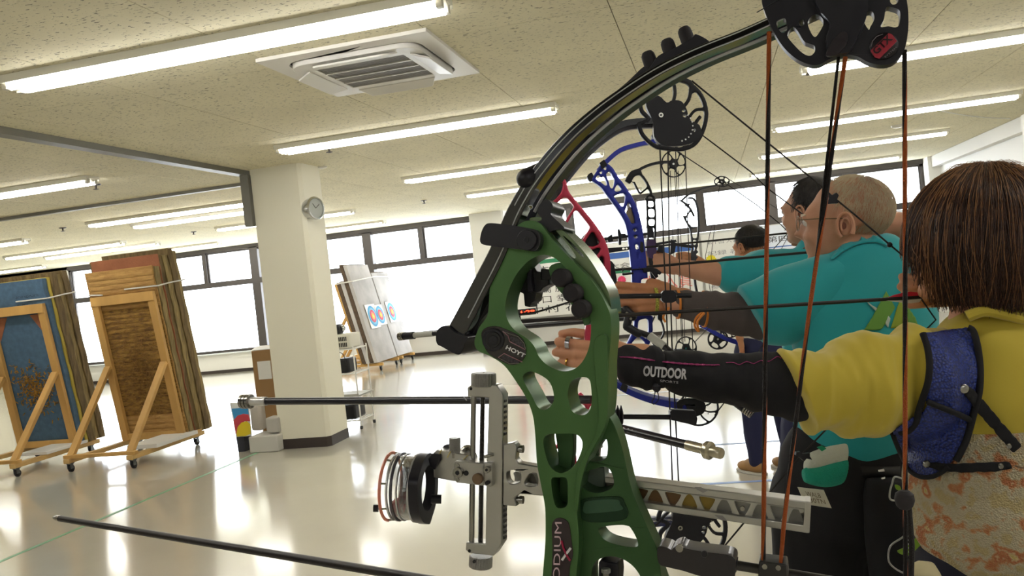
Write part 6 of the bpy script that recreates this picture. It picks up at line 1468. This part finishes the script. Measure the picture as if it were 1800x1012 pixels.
B().tube(spline([P(1236, 548, 2.05), P(1224, 558, 2.04), P(1221, 572, 2.04), P(1228, 582, 2.04), P(1226, 565, 2.03), P(1238, 550, 2.04)]), .003, 6).obj('orange_cord_loop', ort, pm_)
B().tube(spline([P(1176, 540, 2.12), P(1166, 556, 2.12), P(1170, 566, 2.12)]), .003, 6).obj('orange_cord_loop', ort, pm_)
torus_plate(P(1149, 530, 2.2), CR, .037, .031, .008, mat('beaded_bracelet', '9A9838', .5, var=.6, vscale=250), 'bracelet', pm_)
tb_ = B(); legs(tb_, hip1, CR, ra=.115, rk=.085, ran=.065, z0=.05); tb_.cap(hip1-CR*.06, hip1+CR*.07, .135, .135); tb_.cap(hip1+V((0, 0, .08))-CR*.05, hip1+V((0, 0, .08))+CR*.06, .125, .125)
remesh(tb_, 'black_trousers', blackc, pm_, voxel=.012, smooth=4, crumple=[(.006, (6, 6, 4))]); shoes(pm_, hip1, CR, HL, blackc)
bt_ = loft_px([(1506, 800, md, -96, 0, .132), (1506, 818, md, -97, 0, .134)], n=2); cloth(bt_, 'belt', mat('black_belt', '0C0C0E', .5), pm_, [(.0, 1, 1, 1)], sub=0)
# things hanging from his belt
twl = empty('towel', P(1450, 815, 1.80), 'folded white and green towel tucked in the white-haired man\'s belt', 'towel')
tw1 = loft_px([(1484, 806, 1.80, 6, -26, .02), (1460, 808, 1.80, 4, -24, .022), (1430, 812, 1.80, 4, -18, .02), (1418, 814, 1.80, 4, -14, .014)], n=4, seg=20); cloth(tw1, 'white_part', mat('white_towel', 'B9BDB0', .95, bump=.5, bscale=200), twl, [(.003, 14, 14, 14)])
tw2 = loft_px([(1484, 826, 1.79, 6, -22, .024), (1455, 832, 1.79, 4, -22, .028), (1428, 836, 1.79, 2, -16, .024), (1412, 836, 1.79, 0, -10, .014)], n=4, seg=20); cloth(tw2, 'green_part', mat('green_towel', '1E8F78', .95, bump=.5, bscale=200), twl, [(.003, 14, 14, 14)])
pt(Plane(1445, 786, 1.772), [(1436, 786), (1445, 783), (1453, 788), (1445, 793)], [], 0, .002, mat('towel_emblem', '1A8860', .9), 'emblem', twl, 0, 0)
tgp = Plane(1430, 875, 1.80, yaw=.1); tg = empty('tag_card', tgp.at(1430, 875), 'cream handwritten name tag hanging below the towel', 'tag')
pt(tgp, [(1402, 856), (1448, 861), (1462, 893), (1415, 886)], [], 0, .002, mat('cream_card', 'CFCBB8', .7), 'card', tg, 0, 0)
inkb = mat('brown_ink', '6A5A40', .8)
for s_, a, b_2 in (('WALB', (1418, 871), (1444, 875)), ('130TN', (1421, 882), (1452, 886))):
    A_, B_ = tgp.at(*a, -.002), tgp.at(*b_2, -.002); text(s_, A_, B_-A_, (tgp.at(a[0]-3, a[1]-8, -.002)-A_), inkb, 'lettering', tg)
pch = empty('belt_pouch', P(1560, 900, 1.85), 'black belt pouch with metal loop and bright green patch beside the string', 'pouch')
cloth(loft_px([(1560, 840, 1.86, -34, 0, .04), (1562, 880, 1.85, -40, 0, .05), (1565, 950, 1.85, -40, 0, .05), (1568, 1040, 1.86, -34, 0, .04)], n=4), 'pouch_body', blackc, pch, [(.003, 10, 10, 10)])
wm = mat('white_wire', 'A9AAA6', .35, metal=.6)
B().tube(spline([P(1588, 842, 1.78), P(1573, 838, 1.77), P(1568, 850, 1.77), P(1564, 866, 1.77), P(1566, 878, 1.77), P(1584, 880, 1.78)]), .002, 8).obj('wire_loop', wm, pch)
B().tube(spline([P(1604, 930, 1.77), P(1585, 945, 1.76), P(1565, 960, 1.76), P(1562, 985, 1.76), P(1575, 1000, 1.76), P(1596, 1010, 1.77)]), .002, 8).obj('wire_loop', wm, pch)
PP = Plane(1590, 960, 1.775)
pt(PP, [(1578, 968), (1592, 962), (1606, 952), (1612, 944), (1618, 955), (1616, 972), (1600, 976), (1584, 974)], [], 0, .003, mat('bright_green', '7AA030', .6), 'green_patch', pch, 0, 2)
pt(PP, [(1574, 852), (1582, 854), (1584, 862), (1576, 860)], [], 0, .003, mat('bright_green', '7AA030', .6), 'green_patch', pch, 0, 2)
for k in range(9): disc(PP, 1596+k*.4, 935+k*7, 1.1, -.001, .001, whiten, 'white_stitch', pch, seg=8)
for q4 in ([(1544, 826), (1554, 824), (1555, 828), (1545, 829)], [(1549, 840), (1556, 838), (1556, 841), (1550, 842)]): pt(PP, q4, [], .01, .002, whiten, 'white_mark', pch, 0, 0)
kn = P(1425, 945, 2.35)

# ---------------------------------------------------------------- generic standing archer
def archer(lab, hx, hy, d, s, hairm, keep, shirtm, trm, skinm, sh_l, el_l, wr_l, shoe_m, seed, hairL=.03, stance=.1, turn=HL, torso=None, arm_r=None, short=True, grip=(0, 1)):
    hc = P(hx, hy, d); e = empty('person', (hc.x, hc.y, 0), lab, 'person'); up = V((0, 0, 1)); z0 = hc.z
    sb = B(); head_shapes(sb, hc, turn, up, s); off = CR*.015*s
    nk = hc+off+V((0, 0, -.17*s)); ch = nk+V((0, 0, -.18*s)); hp = nk+V((0, 0, -.56*s)); hp.z = max(.8, z0*.54)
    sb.cap(hc+off+V((0, 0, -.06)), nk, .054*s, .058*s); sb.cap(nk, ch, .08, .12, side=CR, k=.72); sb.cap(ch, hp, .13, .135, side=CR, k=.75)
    sl = P(*sh_l); sb.cap(sl, nk+CR*.16-V((0, 0, .03)), .06, .06); el, wr = P(*el_l), P(*wr_l)
    sb.cap(sl, el, .050, .042); sb.cap(el, wr, .041, .027)
    rsh = nk+CR*.17+V((0, 0, -.03)); 
    if arm_r: r_e, r_w = arm_r
    else: r_e = rsh+CR*.22+CF*.08+V((0, 0, .06)); r_w = hc+CR*.16+CF*.14+V((0, 0, -.08))
    sb.cap(rsh, r_e, .05, .042); sb.cap(r_e, r_w, .04, .027)
    legs(sb, hp, CR, spread=stance, z0=.05); remesh(sb, 'body', skinm, e, voxel=.0095, smooth=4)
    hb = B(); hand(hb, wr, (wr-el), -CD, -CF, 1.0*s, curls=((25, 70, 50), (35, 78, 55), (40, 80, 55), (45, 80, 55)), thumb=(15, 15, 20)); remesh(hb, 'bow_hand', skinm, e, voxel=.0045, smooth=3)
    hb = B(); hand(hb, r_w, (r_w-r_e), -CD, CF, 1.0*s, curls=((50, 80, 40),)*4, thumb=(-10, 10, 10)); remesh(hb, 'draw_hand', skinm, e, voxel=.0055, smooth=3)
    head_details(e, hc, turn, up, s, skinm, hairm)
    r_, f_, u_ = basis(turn, up)
    cb_ = B(); cb_.ell(hc+(f_*-.028+u_*.042)*s, r_*.0785*s, f_*.094*s, u_*.084*s, 24, 16); 
    def hf(co):
        l = co-hc; 
        return co
    remesh(cb_, 'hair', hairm, e, voxel=.006, smooth=2)
    strands(hc, turn, up, s, 2200, .0795, .100, .087, keep, hairL, hairm, e, 'hair_strands', seed=seed, w=.0009, lift=.006)
    # shirt: body, sleeves, collar
    tb_ = B(); tb_.cap(nk+V((0, 0, .0)), ch, .085, .135, side=CR, k=.75); tb_.cap(ch, hp+V((0, 0, .06)), .148, .145, side=CR, k=.78); tb_.cap(sl, rsh, .075, .075)
    mid = sl.lerp(el, .62 if short else 1.); tb_.cap(sl, mid, .072, .062); tb_.cap(rsh, rsh.lerp(r_e, .6), .07, .062); tb_.cap(hc+off+V((0, 0, -.135*s)), nk, .066, .075)
    if not short: tb_.cap(el, el.lerp(wr, .9), .055, .04)
    remesh(tb_, 'shirt', shirtm, e, voxel=.009, smooth=5, crumple=[(.006, (7, 7, 5)), (.003, (16, 16, 10))])
    tb_ = B(); legs(tb_, hp, CR, ra=.105, rk=.078, ran=.06, spread=stance, z0=.05); tb_.cap(hp-CR*.06, hp+CR*.06, .13, .13); remesh(tb_, 'trousers', trm, e, voxel=.011, smooth=4, crumple=[(.006, (6, 6, 4))])
    shoes(e, hp, CR, turn, shoe_m, spread=stance); return e
dhair = mat('black_hair', '1B1816', .5, var=.3, vscale=50); ghair = mat('dark_grey_hair', '2E2B2B', .5, var=.3, vscale=50)
kp_short = lambda x, y, z, r: y < .45 and not (abs(x) > .7 and y > .0 and z < -.1) and z > -.5
archer('dark-haired man in teal polo with bare arm outstretched, left of the white-haired man', 1424, 373, 2.85, .95, ghair, kp_short, teal, navy, skin3, (1330, 480, 2.85), (1262, 482, 2.86), (1186, 468, 2.92), mat('shoe_white', 'C4C0B8', .6), 11, hairL=.03, turn=-CR*.62+CF*.78)
stripe = bpy.data.materials.new('striped_shirt'); stripe.use_nodes = True; nt = stripe.node_tree; bs = nt.nodes['Principled BSDF']; bs.inputs['Roughness'].default_value = .85
geo = nt.nodes.new('ShaderNodeNewGeometry'); wv = nt.nodes.new('ShaderNodeTexWave'); wv.bands_direction = 'Z'; wv.inputs['Scale'].default_value = 9; wv.inputs['Distortion'].default_value = .6; nt.links.new(geo.outputs['Position'], wv.inputs['Vector'])
rp = nt.nodes.new('ShaderNodeValToRGB'); rp.color_ramp.elements[0].color = (*srgb('5A5856'), 1); rp.color_ramp.elements[1].color = (*srgb('C9C6BE'), 1); rp.color_ramp.elements[0].position = .35; rp.color_ramp.elements[1].position = .45
nt.links.new(wv.outputs['Fac'], rp.inputs[0]); nt.links.new(rp.outputs[0], bs.inputs['Base Color'])
c3 = P(1318, 432, 5.6)
archer('far archer with smooth black hair, striped shirt and brown shoes, seen between the bows', 1318, 434, 5.6, 1.15, dhair, kp_short, stripe, navy, skin2, (1296, 480, 5.6), (1290, 545, 5.55), (1300, 592, 5.5), mat('brown_shoe', 'A07848', .6), 21, hairL=.035, stance=.03, turn=-CR*.5+CF*.85-V((0,0,.2)), arm_r=(P(1365, 545, 5.7), P(1360, 605, 5.6)), short=True)
archer('archer almost hidden behind the teal shirts, only navy trousers and white shoes showing', 1428, 392, 3.85, .98, dhair, kp_short, teal, navy, skin2, (1378, 470, 3.85), (1300, 478, 3.86), (1235, 466, 3.9), mat('shoe_white', 'C4C0B8', .6), 31, stance=.13)
